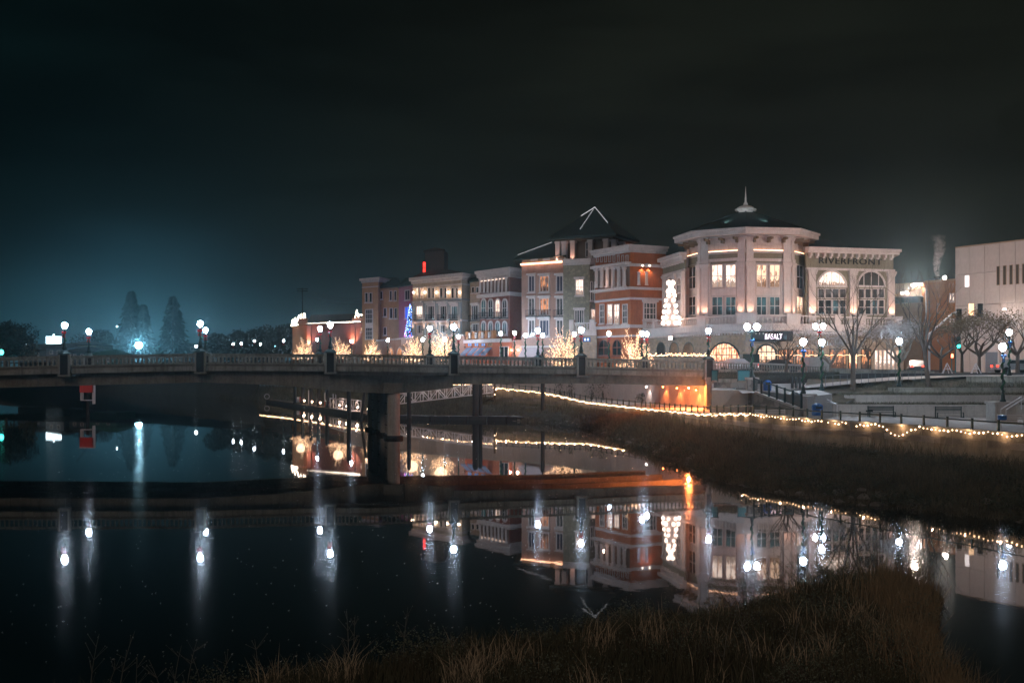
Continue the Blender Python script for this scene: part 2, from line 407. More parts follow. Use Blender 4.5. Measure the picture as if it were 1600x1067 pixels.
def uplight(bld, fc, u, z, out=0.35, e=14, col=(1, 0.5, 0.32), h=1):
    e *= 9
    b = MB().box(-0.12, 0.12, -out - 0.1, -out + 0.12, 0, 0.14); o = fc.put('uplight_fixture', b, black, u, z)
    l = light('SPOT', o, (0, -out - .3, 0.2 * h), e * 2, col, name='uplight_lamp', size=0.08, spot=110, blend=0.9, aim=(0, 0.42, h))
    return o
def sconce(bld, fc, u, z, e=10, col=(1, 0.68, 0.45), out=0.3, r=0.13):
    b = MB().ball((0, -out, 0), r); b.box(-0.03, 0.03, -out, 0, -0.03, 0.03)
    o = fc.put('wall_sconce', b, bulb_ww, u, z)
    light('POINT', o, (0, -out - 0.28, 0.0), e * 2.2, col, name='sconce_lamp', size=0.1)
    return o
BAL = None
def baluster_mesh(m, h=0.8, r=0.1):
    return MB().lathe([(r, 0), (r, h * .08), (r * .55, h * .12), (r * .5, h * .2), (r * .95, h * .42), (r * .6, h * .75), (r * .5, h * .85), (r, h * .9), (r, h)], 8).mesh('baluster', m)
def balustrade(bld, pts, z0, h, step=0.42, m=None, posts=(), bal=None, joined=False):     # along plan polyline; each baluster is its own part
    m = m or white_t; L = [Vector(p) for p in pts]
    mb = MB(); band(mb, L, z0 + h - 0.16, z0 + h, 0.17, 0.17); band(mb, L, z0, z0 + 0.12, 0.15, 0.15); bld.part('balustrade_rail', mb, m)
    J = MB()
    for a, b in zip(L, L[1:]):
        d = (b - a).length; n = max(1, int(d / step))
        for i in range(n):
            p = a.lerp(b, (i + .5) / n)
            if any((p - q).length < w for q, w in posts): continue
            if joined: J.box(p.x - .08, p.x + .08, p.y - .08, p.y + .08, z0 + .12, z0 + h - .16)
            else: place('baluster', bal, bld.root, (p.x - bld.b[0], p.y - bld.b[1], z0 + .12 - bld.b[2]))
    if joined: bld.part('balusters', J, m, kind='stuff')

# ------------------------------------------------------------------ water, river banks, ground
WALL = [(22.0, 118.5), (17.2, 133), (13, 150), (6.5, 164), (0, 175), (-7.5, 184), (-14, 195), (-21, 207), (-27, 219), (-35, 237), (-45, 260), (-60, 284), (-100, 322), (-240, 380)]
PARA = [(-2.7, 170), (4.4, 157), (9.6, 141), (14, 125), (17, 102), (18.5, 88), (21.6, 80), (25.5, 71), (28.3, 63), (31, 55), (36, 40), (42, 22)]
PARZ = [4.5, 4.0, 3.1, 2.95, 3.2, 3.75, 3.6, 3.6, 3.55, 3.5, 3.5, 3.5]
FOOT = [(-10, 160), (-2.5, 152), (3.5, 141), (8.6, 127), (10.9, 98), (11.8, 70), (13.4, 63.5), (15.8, 57), (19, 53), (22.5, 49.5), (27, 42), (34, 22)]
UPB = [(-2.7, 170), (-9.5, 177), (-17.5, 187), (-24.5, 199), (-31, 211), (-39, 229), (-49, 252), (-64, 278)]
LOB = [(-10, 160), (-17, 169), (-25, 180), (-32, 192), (-38, 204), (-46, 222), (-56, 246), (-70, 270)]
def water():
    m = bpy.data.materials.new('river_water'); m.use_nodes = True; t = m.node_tree; t.nodes.clear()
    o = N(t, 'ShaderNodeOutputMaterial'); tcn = N(t, 'ShaderNodeTexCoord')
    def nrm(sc, stretch, strength, dist, det=3.0):
        mpn = N(t, 'ShaderNodeMapping'); mpn.inputs['Scale'].default_value = stretch; t.links.new(tcn.outputs['Object'], mpn.inputs[0])
        n = N(t, 'ShaderNodeTexNoise', Scale=sc, Detail=det, Roughness=0.55); t.links.new(mpn.outputs[0], n.inputs['Vector'])
        b = N(t, 'ShaderNodeBump', Strength=strength, Distance=dist); t.links.new(n.outputs[0], b.inputs['Height']); return b.outputs[0]
    def surf(rough, nm):
        b = N(t, 'ShaderNodeBsdfPrincipled'); b.inputs['Base Color'].default_value = (0.002, 0.010, 0.012, 1); b.inputs['Roughness'].default_value = rough
        b.inputs['IOR'].default_value = 1.33; t.links.new(nm, b.inputs['Normal']); return b.outputs[0]
    calm = surf(0.012, nrm(0.9, (1, 0.6, 1), 0.065, 0.02, 5.0)); brush = surf(0.10, nrm(5.0, (1, 0.8, 1), 0.3, 0.02))
    mpn = N(t, 'ShaderNodeMapping'); mpn.inputs['Scale'].default_value = (0.03, 0.09, 1); t.links.new(tcn.outputs['Object'], mpn.inputs[0])
    pn = N(t, 'ShaderNodeTexNoise', Scale=1.0, Detail=4.0); t.links.new(mpn.outputs[0], pn.inputs['Vector'])
    mr = t.nodes.new('ShaderNodeMapRange'); t.links.new(pn.outputs[0], mr.inputs[0]); mr.inputs[1].default_value = 0.35; mr.inputs[2].default_value = 0.7; mr.inputs[3].default_value = 0.035; mr.inputs[4].default_value = 0.12
    mx = N(t, 'ShaderNodeMixShader'); t.links.new(mr.outputs[0], mx.inputs[0]); t.links.new(calm, mx.inputs[1]); t.links.new(brush, mx.inputs[2]); t.links.new(mx.outputs[0], o.inputs[0])
    MB().add([(-900, -60, 0), (500, -60, 0), (500, 1500, 0), (-900, 1500, 0)], [(0, 1, 2, 3)]).obj('river_water', m, kind='structure')
water()
def sheet(name, rows, m, noise=0.0, sub=1, **k):    # grid surface from rows of 3-D points
    mb = MB(); g = []
    for r in rows:
        out = []
        for a, b in zip(r, r[1:]):
            for i in range(sub): out.append(Vector(a).lerp(Vector(b), i / sub))
        out.append(Vector(r[-1])); g.append(out)
    vs = []; n = len(g[0])
    for ri, r in enumerate(g):
        for p in r: vs.append((p.x, p.y, p.z + (R.uniform(-noise, noise) if 0 < ri < len(g) - 1 else 0)))
    fs = [(i * n + j, i * n + j + 1, (i + 1) * n + j + 1, (i + 1) * n + j) for i in range(len(g) - 1) for j in range(n - 1)]
    return mb.add(vs, fs).obj(name, m, **k)
FARSH = [(-56, 246), (-70, 270), (-95, 310), (-140, 360), (-200, 410), (-320, 430), (-600, 440)]
def bank():
    P = [(x, y, 1.3 if y < 110 else 1.9) for x, y in PARA]; Q = [(x, y, -0.3) for x, y in FOOT]
    rows = [[tuple(Vector(p).lerp(Vector(q), t) + Vector((0, 0, 0.35 * math.sin(PI * t)))) for p, q in zip(P, Q)] for t in (0, .15, .3, .45, .6, .75, .9, 1)]
    sheet('river_bank', rows, soil, 0.12, 6, kind='structure')
    up = UPB; lo = LOB
    rows = [[tuple(Vector((*a, 2.6)).lerp(Vector((*b, -0.3)), t)) for a, b in zip(up, lo)] for t in (0, .33, .66, 1)]
    sheet('upstream_bank', rows, soil, 0.15, 6, kind='structure')
    a = [(x, y, -0.4) for x, y in FARSH]; b = [(x, y + 14, 6.2) for x, y in FARSH]; c = [(x, y + 40, 7.6) for x, y in FARSH]; d = [(x - 40, y + 600, 7.8) for x, y in FARSH]
    sheet('far_river_bank', [a, [tuple(Vector(p).lerp(Vector(q), .5) + Vector((0, 0, .6))) for p, q in zip(a, b)], b, c, d], soil, 0.4, 6, kind='structure')
bank()
# promenade floor between the parapet and the river wall
W2 = [(-10, 215), (-3, 200), (3, 183), (9.5, 166), (14, 150), (17.5, 133), (22, 118), (24, 103), (27, 101)]
MB().prism([(x, y) for x, y in PARA] + [(70, 22), (70, 104), (24, 104), (22.3, 118), (17.5, 133), (13.4, 150), (7, 164), (.5, 175), (-7, 184), (-13.5, 195), (-20.5, 207), (-26.5, 219), (-26, 203), (-17.5, 187), (-9.5, 177)], 2.2, 2.6).obj('promenade', paving, kind='structure')
# upper ground behind the wall
up_pts = WALL
rows = [[(x, y, terrace_z(y)) for x, y in WALL], [(x + 70, y + 20, terrace_z(y)) for x, y in WALL], [(x + 420, y + 500, terrace_z(y)) for x, y in WALL]]
sheet('street_ground', rows, asphalt, kind='structure')
MB().prism([(22.0, 116.2), (22.6, 134), (60, 240), (400, 500), (400, 40), (70, 60), (70, 117), (50, 117.5)], 2.0, 6.28).obj('street_level', asphalt, kind='structure')
wb = Building('river_wall', 'tall pale retaining wall with panel joints above the promenade under the bridge', (22, 118.5, 2.6), 'wall')
W1 = WALL[:10]
for (a, b) in zip(W1, W1[1:]):
    a, b = Vector(a), Vector(b); n = max(1, round((b - a).length / 2.4))
    for i in range(n):
        p, q = a.lerp(b, i / n), a.lerp(b, (i + 1) / n); d = (p - q).normalized() ; p2, q2 = p - d * 0.025, q + d * 0.025
        nn = Vector((-d.y, d.x)) if Vector((-d.y, d.x)).dot(Vector((-1, -.6))) > 0 else Vector((d.y, -d.x))
        w = MB().prism([p2, q2, q2 - nn * .5, p2 - nn * .5], 2.55, terrace_z(p.y) + 0.02)
        wb.part('wall_panel', w, panel_con)
        c = MB().prism([p + nn * .12, q + nn * .12, q - nn * .6, p - nn * .6], terrace_z(p.y) + 0.022, terrace_z(p.y) + 0.3); wb.part('coping', c, pale_con)
# parapet with railing and string lights
def parapet():
    b = Building('promenade_parapet', 'low river wall with iron railing along the curving promenade', (18.5, 88, 1.0), 'wall')
    for i in range(len(PARA) - 1):
        a, c = Vector(PARA[i]), Vector(PARA[i + 1]); d = (c - a).normalized(); n = Vector((d.y, -d.x)) if Vector((d.y, -d.x)).x < 0 else Vector((-d.y, d.x))
        z0, z1 = PARZ[i], PARZ[i + 1]; L = (c - a).length; k = max(1, round(L / 3.0))
        for j in range(k):
            p, q = a.lerp(c, j / k), a.lerp(c, (j + 1) / k); za, zb = lerp(z0, z1, j / k), lerp(z0, z1, (j + 1) / k)
            g = d * 0.02
            m = MB().prism([p + g, q - g, q - g - n * .35, p + g - n * .35], 0.9, [za - .5, zb - .5, zb - .5, za - .5]); b.part('wall_block', m, mat('parapet_concrete', (0.24, 0.215, 0.17), 0.9, 0.3, 1.2, 0.4, streak=0.6))
            m = MB().prism([p + n * .06, q + n * .06, q - n * .42, p - n * .42], [za - .497, zb - .497, zb - .497, za - .497], [za - .38, zb - .38, zb - .38, za - .38]); b.part('cap', m, concrete)
        rail = MB().tube([(a.x - n.x * .2, a.y - n.y * .2, z0 + .12), (c.x - n.x * .2, c.y - n.y * .2, z1 + .12)], 0.045, 5); b.part('handrail', rail, iron)
        k = max(1, round(L / 1.9))
        for j in range(k):
            p = a.lerp(c, j / k) - n * .2; zz = lerp(z0, z1, j / k)
            b.part('railing_post', MB().box(p.x - .06, p.x + .06, p.y - .06, p.y + .06, zz - .38, zz + .26), iron)
    return b
parapet()
# light strings hung on the river face of the parapet
def strings():
    global STR
    segs = [[(0, 1), 'glowing light string along the far promenade wall left of the gangway landing post'], [(1, 2), 'light string where the promenade wall dips under the bridge'], [(2, 3), 'light string low beneath the orange underpass'],
            [(3, 5), 'tangled light string running up to the wall corner'], [(5, 6), 'light string just right of the wall corner'], [(6, 7), 'light string sagging in front of the stone tiers'], [(7, 9), 'light string at the right edge of the wall']]
    for (i0, i1), lab in segs:
        mbB = MB(); mbW = MB(); tot = 0
        for i in range(i0, i1):
            a, c = Vector(PARA[i]), Vector(PARA[i + 1]); d = (c - a).normalized(); n = Vector((d.y, -d.x)) if Vector((d.y, -d.x)).x < 0 else Vector((-d.y, d.x))
            L = (c - a).length; k = int(L / (0.36 if i > 4 else 0.30 if i > 2 else 0.24)); prev = None
            for j in range(k):
                t = j / k; p = a.lerp(c, t) + n * .13; sag = 0.10 * math.sin(t * L / 3.0 * PI) ** 2
                if i == 6: sag += 0.55 * math.exp(-((t - .82) / .12) ** 2)
                zz = lerp(PARZ[i], PARZ[i + 1], t) - .50 - sag + R.uniform(-.05, .05) - (R.random() < .04) * .1
                if R.random() < 0.06 and i > 2: continue
                mbB.octa((p.x, p.y, zz), R.choice((0.034, 0.045, 0.055, 0.066))); tot += 1
                if prev: mbW.tube([prev, (p.x, p.y, zz + .07)], 0.008, 3, False)
                prev = (p.x, p.y, zz + .07)
        p0 = PARA[i0]
        r = thing('light_string', lab, 'string lights', (p0[0], p0[1], 3), group='string lights along the river wall')
        shifted(mbW, (p0[0], p0[1], 3)).obj('cable', black, r)
        shifted(mbB, (p0[0], p0[1], 3)).obj('bulbs', bulb_s, r, kind='stuff')
        for i in range(i0, i1):
            a, c = Vector(PARA[i]), Vector(PARA[i + 1]); d = (c - a).normalized(); n = Vector((d.y, -d.x)) if Vector((d.y, -d.x)).x < 0 else Vector((-d.y, d.x))
            L = (c - a).length; k = max(2, round(L / 3))
            for j in range(k):
                p = a.lerp(c, (j + .5) / k) + n * .32; zz = lerp(PARZ[i], PARZ[i + 1], (j + .5) / k) - .52
                light('POINT', r, (p.x - p0[0], p.y - p0[1], zz - 3), 19 if i > 3 else 18, (1, .58, .32), name='string_glow', size=0.03)
strings()
def upstring():
    L = UPB + [(-78, 300)]; zs = [4.5, 4.3, 4.2, 4.1, 4.1, 4.1, 4.2, 4.2, 4.2]; r = thing('light_string', 'glowing light string along the upstream bank, mirrored in the water left of the pier', 'string lights', (L[0][0], L[0][1], 3), group='string lights along the river wall'); b = MB(); po = MB()
    for i in range(len(L) - 1):
        a, c = Vector(L[i]), Vector(L[i + 1]); n = int((c - a).length / .3)
        for j in range(n): p = a.lerp(c, j / n); b.octa((p.x - L[0][0], p.y - L[0][1], lerp(zs[i], zs[i + 1], j / n) - 3 + R.uniform(-.06, .06)), R.choice((.06, .075, .085)))
        for j in range(3): p = a.lerp(c, (j + .5) / 3); light('POINT', r, (p.x - L[0][0], p.y - L[0][1] - .3, lerp(zs[i], zs[i + 1], .5) - 3.1), 9, (1, .58, .32), name='string_glow', size=.03)
        for j in range(max(1, n // 8)): p = a.lerp(c, j / max(1, n // 8)); po.box(p.x - L[0][0] - .05, p.x - L[0][0] + .05, p.y - L[0][1] - .05, p.y - L[0][1] + .05, -.6, lerp(zs[i], zs[i + 1], .5) - 2.9)
    b.obj('bulbs', bulb_s, r, kind='stuff'); po.obj('posts', wood, r, kind='stuff')
upstring()
# ------------------------------------------------------------------ the road bridge
NPX = [(-118, 102.2), (101, 104.5), (313, 106.8), (516, 109.1), (709, 111.4), (908, 113.7), (1107, 116.0)]
NEAR = [XY(px, Y) for px, Y in NPX]; ZC = [7.6, 7.93, 8.18, 8.15, 8.0, 7.83, 7.56]
ZG = [4.85, 5.17, 5.47, 5.05, 5.2, 5.3, 5.0]
FAR = [XY(-90, 120.0)] + [XY(px, 122 + 2.3 * k) for k, px in enumerate((139, 321, 500, 671.5, 840.5, 1006))]
def bridge():
    b = Building('road_bridge', 'long concrete road bridge with baluster parapet spanning the river', (-11, 118, 0), 'bridge')
    bal = baluster_mesh(concrete, 0.66, 0.095)
    d0 = (NEAR[6] - NEAR[1]).normalized(); n0 = Vector((d0.y, -d0.x))
    for k in range(6):
        a, c = NEAR[k], NEAR[k + 1]; za, zb = ZC[k], ZC[k + 1]; d = (c - a).normalized(); n = Vector((d.y, -d.x)); L = (c - a).length
        bow = 1.35 if k == 3 else 0.0
        a2, c2 = a + d * .55, c - d * .55; m = 10 if bow else 2
        line = [a2.lerp(c2, i / m) + n * (bow * math.sin(PI * i / m) ** 0.55 if 0 < i < m else 0) for i in range(m + 1)]
        zz = [lerp(za, zb, i / m) for i in range(m + 1)]
        def strip(nm, off0, off1, lo, hi, mt):
            A = offset_line(line, off0); B = offset_line(line, -off1); mb = MB()
            for i in range(m):
                mb.prism([A[i], A[i + 1], B[i + 1], B[i]], [zz[i] + lo, zz[i + 1] + lo, zz[i + 1] + lo, zz[i] + lo], [zz[i] + hi, zz[i + 1] + hi, zz[i + 1] + hi, zz[i] + hi])
            return b.part(nm, mb, mt)
        strip('coping', .2, .2, -.14, 0.0, concrete)
        strip('under_rail', .14, .14, -.20, -.143, concrete)
        strip('foot_rail', .17, .17, -.98, -.86, concrete)
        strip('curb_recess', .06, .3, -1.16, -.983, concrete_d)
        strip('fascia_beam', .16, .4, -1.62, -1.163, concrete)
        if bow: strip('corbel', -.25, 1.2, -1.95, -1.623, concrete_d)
        tot = sum((q - p).length for p, q in zip(line, line[1:])); nb = round(tot / 0.40)
        for j in range(nb):
            s = (j + .5) / nb * tot; i = 0
            while s > (line[i + 1] - line[i]).length and i < m - 1: s -= (line[i + 1] - line[i]).length; i += 1
            p = line[i].lerp(line[i + 1], s / (line[i + 1] - line[i]).length); z = lerp(za, zb, (i + s / (line[i + 1] - line[i]).length) / m)
            place('baluster', bal, b.root, (p.x - b.b[0], p.y - b.b[1], z - .86 - b.b[2]))
        # girder panels with joints, set back behind the parapet
        ng = 5; g0, g1 = a - n * .45, c - n * .45
        for i in range(ng):
            t0, t1 = i / ng, (i + 1) / ng; p, q = g0.lerp(g1, t0) + d * .015, g0.lerp(g1, t1) - d * .015
            def zl(t):
                v = lerp(ZG[k], ZG[k + 1], t)
                if k in (2, 3): 
                    dist = abs((g0.lerp(g1, t) - XY(611, 110.3)).length); v -= 0.75 * math.exp(-(dist / 6.5) ** 2)
                return v
            za_, zb_ = lerp(za, zb, t0) - 1.63, lerp(za, zb, t1) - 1.63
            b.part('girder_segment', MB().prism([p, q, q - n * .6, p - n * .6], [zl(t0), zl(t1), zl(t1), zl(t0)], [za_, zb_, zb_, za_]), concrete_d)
        # deck, inner girders, far side
        fa, fc = FAR[k], FAR[k + 1]
        b.part('deck', MB().prism([a - n * .2, c - n * .2, fc, fa], [za - 1.6, zb - 1.6, zb - 1.6, za - 1.6], [za - 1.12, zb - 1.12, zb - 1.12, za - 1.12]), asphalt)
        b.part('sidewalk', MB().prism([a - n * .3, c - n * .3, c - n * 2.6, a - n * 2.6], [za - 1.117, zb - 1.117, zb - 1.117, za - 1.117], [za - .97, zb - .97, zb - .97, za - .97]), pale_con)
        for w in (.36, .68, .97):
            p, q = a.lerp(fa, w), c.lerp(fc, w)
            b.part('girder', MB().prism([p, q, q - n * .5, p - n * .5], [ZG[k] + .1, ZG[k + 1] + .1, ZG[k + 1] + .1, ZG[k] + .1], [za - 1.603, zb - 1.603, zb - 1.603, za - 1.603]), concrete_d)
        f = MB(); fl = [fa, fc]
        for lo, hi, w in ((-.14, 0, .2), (-.98, -.86, .17), (-1.62, -.983, .2)):
            A = offset_line(fl, w); B = offset_line(fl, -w); f.prism([A[0], A[1], B[1], B[0]], [za + lo, zb + lo, zb + lo, za + lo], [za + hi, zb + hi, zb + hi, za + hi])
        b.part('far_parapet', f, concrete)
        J = MB(); nb = 30
        for j in range(nb):
            p = fa.lerp(fc, (j + .5) / nb); z = lerp(za, zb, (j + .5) / nb); J.box(p.x - .06, p.x + .06, p.y - .06, p.y + .06, z - .86, z - .14)
        b.part('far_balusters', J, concrete, kind='stuff')
    for k in range(1, 7):
        for line, zo in ((NEAR, 0), (FAR, 0)):
            p = line[k]; z = ZC[k]; rz = math.atan2(d0.y, d0.x); loc = (p.x - b.b[0], p.y - b.b[1], z - b.b[2])
            o = MB().box(-.52, -.34, -.42, .42, -1.75, .12).box(.34, .52, -.42, .42, -1.75, .12).box(-.34, .34, -.2, .42, -1.75, .12).box(-.56, .56, -.46, .46, -1.9, -1.753).obj('pedestal', concrete, b.root, loc, rz)
            MB().box(-.335, .335, -.34, -.203, -1.72, .1).obj('pedestal_panel', black, o)
            MB().lathe([(.62, .123), (.62, .22), (.42, .38), (.2, .5), (.16, .62)], 8).obj('pedestal_cap', iron, o)
    # pier: a row of round columns with concrete panels between, a dark collar at the waterline
    P0, P1 = XY(615, 110.6), XY(583, 127.0)
    for i in range(4):
        p = P0.lerp(P1, i / 3)
        top = 4.45 if i == 0 else 5.3
        b.part('pier_column', MB().lathe([(.66, -1.2), (.62, 0), (.62, top)], 20, (p.x, p.y, 0)), pale_con)
        b.part('pier_collar', MB().lathe([(.95, -.5), (.95, .22), (.82, .3), (.82, .1)], 16, (p.x, p.y, 0)), pile_m)
        if i < 3:
            q = P0.lerp(P1, (i + 1) / 3); d = (q - p).normalized(); n = Vector((-d.y, d.x)); a, c = p + d * .6, q - d * .6
            b.part('pier_panel', MB().prism([a + n * .2, c + n * .2, c - n * .2, a - n * .2], -.4, 4.4), pale_con)
            for h in (1.1, 2.2, 3.3): b.part('pier_strap', MB().prism([a + n * .24, c + n * .24, c - n * .24, a - n * .24], h, h + .07), pile_m)
            b.part('pier_fender', MB().prism([a + n * .5, c + n * .5, c - n * .5, a - n * .5], -.3, .25), pile_m)
    b.part('pier_cap', MB().prism([P0 + Vector((-.8, -.9)), P0 + Vector((.9, -.7)), P1 + Vector((.9, .6)), P1 + Vector((-.8, .6))], 4.4, 5.4), concrete_d)
    # right abutment column and underside
    a = NEAR[6]
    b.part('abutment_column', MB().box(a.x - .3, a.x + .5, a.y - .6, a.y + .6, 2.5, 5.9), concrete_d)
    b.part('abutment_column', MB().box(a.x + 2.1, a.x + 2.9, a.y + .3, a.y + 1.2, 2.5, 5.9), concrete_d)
    return b
BR = bridge()
def flood(parent_b, x, y, z, e, col, aim=(0, 0, -1), kind='SPOT', lab=None, spot=100):
    r = thing('underpass_light', lab, 'light fixture', (x, y, z), group='lights under the bridge end')
    MB().box(-.14, .14, -.12, .12, -.02, .14).obj('housing', black, r)
    MB().ball((0, 0, -.09), .10).obj('lens', glow_mat('sodium_lens' if col[2] < .3 else 'white_lens', col, 25), r)
    light(kind, r, (0, 0, -.24), e, col, name='underpass_lamp', size=0.1, spot=spot, blend=.7, aim=aim)
SOD = (1.0, 0.22, 0.05)
def on_wall(px, py, out=.5):
    k = (px - CX) / F
    for a, c in zip(WALL, WALL[1:]):
        a, c = Vector(a), Vector(c); d = c - a; t = (k * a.y - a.x) / (d.x - k * d.y)
        if 0 <= t <= 1:
            p = a + d * t; d.normalize(); n = Vector((-d.y, d.x))
            if n.x > 0: n = -n
            return p + n * out, Z(py, p.y)
for px, py, e, col, lab in ((1042, 603, 300, SOD, 'orange wall downlight, leftmost of the three under the bridge end'), (1064, 605, 300, SOD, 'orange wall downlight in the middle of the underpass'), (1094, 608, 300, SOD, 'orange wall downlight nearest the bridge abutment column'), (1016, 603, 110, (1, .85, .78), 'small white wall downlight left of the orange ones')):
    p, z = on_wall(px, py); flood(None, p.x, p.y, z, e, col, (0.3, .25, -1), 'SPOT', lab, 95)
flood(None, X(1076, 118), 118, Z(604, 118), 7000, SOD, None, 'POINT', 'bright orange lamp hanging below the bridge deck', None)

# ------------------------------------------------------------------ street lamps
LH = {}
def lamp_parts(h, double=False, bow=True, garland=True, col='n'):
    k = round(h * 4) / 4
    key = (k, double, bow, garland, col)
    if key in LH: return LH[key]
    out = []
    p = MB().lathe([(.24, 0), (.24, .12), (.17, .2), (.14, .5), (.09, .62), (.07, .8), (.055, h - .75), (.10, h - .7), (.06, h - .6), (.06, h - .5)], 10)
    heads = [(0, 0, h - .5)]
    if double:
        p.tube([(-.42, 0, h - .55), (-.3, 0, h - .72), (0, 0, h - .78), (.3, 0, h - .72), (.42, 0, h - .55)], .035, 6); heads = [(-.42, 0, h - .5), (.42, 0, h - .5)]
    out.append(('post', p.mesh('lamp_post', iron, True), None))
    for x, y, z in heads:
        g = MB().lathe([(.09, 0), (.17, .08), (.25, .25), (.26, .38), (.19, .5), (.10, .56)], 12, (0, 0, 0)).mesh('globe', lamp_g if col == 'n' else lampfar_g, True)
        c = MB().lathe([(.13, .563), (.10, .62), (.03, .70), (.012, .82)], 8).mesh('finial', iron)
        s = MB().lathe([(.10, -.1), (.12, -.02), (.10, -.003)], 8).mesh('collar', iron)
        out.append(('globe', g, (x, y, z))); out.append(('finial', c, (x, y, z))); out.append(('globe_collar', s, (x, y, z)))
    if garland:
        g = MB(); pts = []; n = int((h - 1.7) / .05)
        for i in range(n):
            t = i / n; a = t * (h - 1.7) * 7.5; pts.append((.1 * math.cos(a), .1 * math.sin(a), .75 + t * (h - 1.7)))
        if len(pts) > 2: g.tube(pts, [.075 + .02 * R.random() for _ in pts], 5)
        out.append(('garland', g.mesh('garland', garl), None))
    if bow:
        w = MB(); z = h - .86
        for sx in (-1, 1):
            w.add([(0, -.14, z - .06), (sx * .19, -.16, z - .11), (sx * .21, -.16, z + .12), (0, -.14, z + .06), (0, -.10, z - .06), (sx * .19, -.06, z - .11), (sx * .21, -.06, z + .12), (0, -.1, z + .06)],
                  [(0, 1, 2, 3), (7, 6, 5, 4), (0, 4, 5, 1), (1, 5, 6, 2), (2, 6, 7, 3)])
            w.add([(sx * .02, -.14, z), (sx * .2, -.17, z - .45), (sx * .1, -.17, z - .48), (sx * .02, -.11, z), (sx * .2, -.14, z - .45), (sx * .1, -.14, z - .48)], [(0, 1, 2), (5, 4, 3), (0, 3, 4, 1), (1, 4, 5, 2), (2, 5, 3, 0)])
        w.box(-.06, .06, -.2, -.08, z - .07, z + .07); out.append(('bow', w.mesh('bow', redm), None))
    LH[key] = out
    return out
def lamp(px, head, Y, zb, label, group, **k):
    h = Z(head, Y) + .28 - zb; hk = max(1.5, h)
    p = XY(px, Y); r = thing('street_lamp', label, 'street lamp', (p.x, p.y, zb), R.uniform(-.3, .3) if not k.get('double') else 0, group)
    for nm, me, loc in lamp_parts(hk, **k): place(nm, me, r, loc or (0, 0, 0))
    r.scale = (1, 1, h / (round(hk * 4) / 4)) if False else (1, 1, 1)
    return r
names = ['far left bridge lamp above the railing, nearest the lit billboard', 'near bridge lamp right of the distant blue starry light', 'near bridge lamp standing before the brick hall', 'near bridge lamp before the beige hotel, right of the round glowing tree', 'near bridge lamp beside the glowing tree at the stone tower', 'near bridge lamp at the right end of the bridge']
for k in range(6):
    Y = NPX[k + 1][1]
    lamp((101, 313, 516, 709, 908, 1107)[k], (510, 511, 509, 512, 514, 518)[k], Y, ZC[k + 1] + .62, names[k], 'lamps on the near side of the bridge', bow=k != 3)
names = ['far side bridge lamp right of the lit billboard, red bow', 'far side bridge lamp close beside another one, right of the conifers', 'far side bridge lamp left of the brick hall columns', 'far side bridge lamp with red bow before the hotel', 'far side bridge lamp with red bow before the pink building', 'far side bridge lamp by the glowing tree left of the stone arcade']
for k in range(6):
    Y = FAR[k + 1].y
    lamp((139, 321, 500, 671.5, 840.5, 1003)[k], (516, 514, 513, 514, 518, 520)[k], Y, ZC[k + 1] + .62, names[k], 'lamps on the far side of the bridge')
def wall_at(px, back=1.0):
    return on_wall(px, 577, -back)[0]
for px, py, bow, lab in ((495.5, 531, 0, 'small lamp below the brick hall between two bridge lamps'), (549, 534, 1, 'small lamp at the right side of the spiky glowing tree'), (606, 532, 0, 'lamp on the terrace before the tan building'),
        (660.5, 531, 0, 'lamp standing between the two big glowing trees'), (695, 529, 0, 'lamp half inside the round glowing tree'), (716.5, 527, 1, 'lamp with red bow just right of the round glowing tree'),
        (782.5, 522, 0, 'terrace lamp before the orange shopfront'), (804, 521, 1, 'terrace lamp with red bow between two wall lights'), (821, 525, 0, 'terrace lamp left of the pale awning'),
        (848, 523, 0, 'terrace lamp in front of the pink building windows'), (897.5, 523, 1, 'terrace lamp inside the glowing tree by the stone tower'), (951.5, 521, 1, 'terrace lamp before the rust red building'), (1010.5, 524, 1, 'terrace lamp with red bow beside the glowing tree at the stone arcade')):
    p = wall_at(px); lamp(px, py, p.y, terrace_z(p.y), lab, 'lamps along the upper terrace', bow=bool(bow))
for px, py, Y, lab in ((364.5, 538, 327, 'far bank lamp, leftmost of the small cluster'), (377, 537, 322, 'far bank lamp, second of the small cluster'), (397.5, 533, 300, 'far bank lamp standing tallest of the small cluster'), (407, 538, 312, 'far bank lamp, rightmost of the small cluster'), (443, 533, 284, 'far bank lamp with red bow left of the brick hall')):
    lamp(px, py, Y, 7.5, lab, 'lamps on the far bank', col='f')
for px, py, Y, zb, bow, dbl, lab in ((1255, 535, 93, 4.72, 0, 0, 'lamp with blue bow and garland on the stair pedestal'), (1284, 537, 100, 4.85, 0, 0, 'green garlanded lamp in the plaza behind the stair'),
        (1405, 531, 106, 5.1, 0, 0, 'lamp lighting up the white leaved tree'), (1567, 541, 88, 4.2, 0, 0, 'thickly garlanded lamp before the pale concrete building'), (1577, 519, 111, 6.1, 0, 0, 'taller lamp beside a street tree at the right edge')):
    lamp(px, py, Y, zb, lab, 'lamps in the riverside park', bow=False)
lamp(1280, 511, 122, 6.28, 'twin headed lamp before the restaurant shopfront', 'twin street lamps', double=True)
lamp(1175, 512, 99, 6.0, 'twin headed lamp wrapped in lights standing on the stair column', 'twin street lamps', double=True, bow=False)
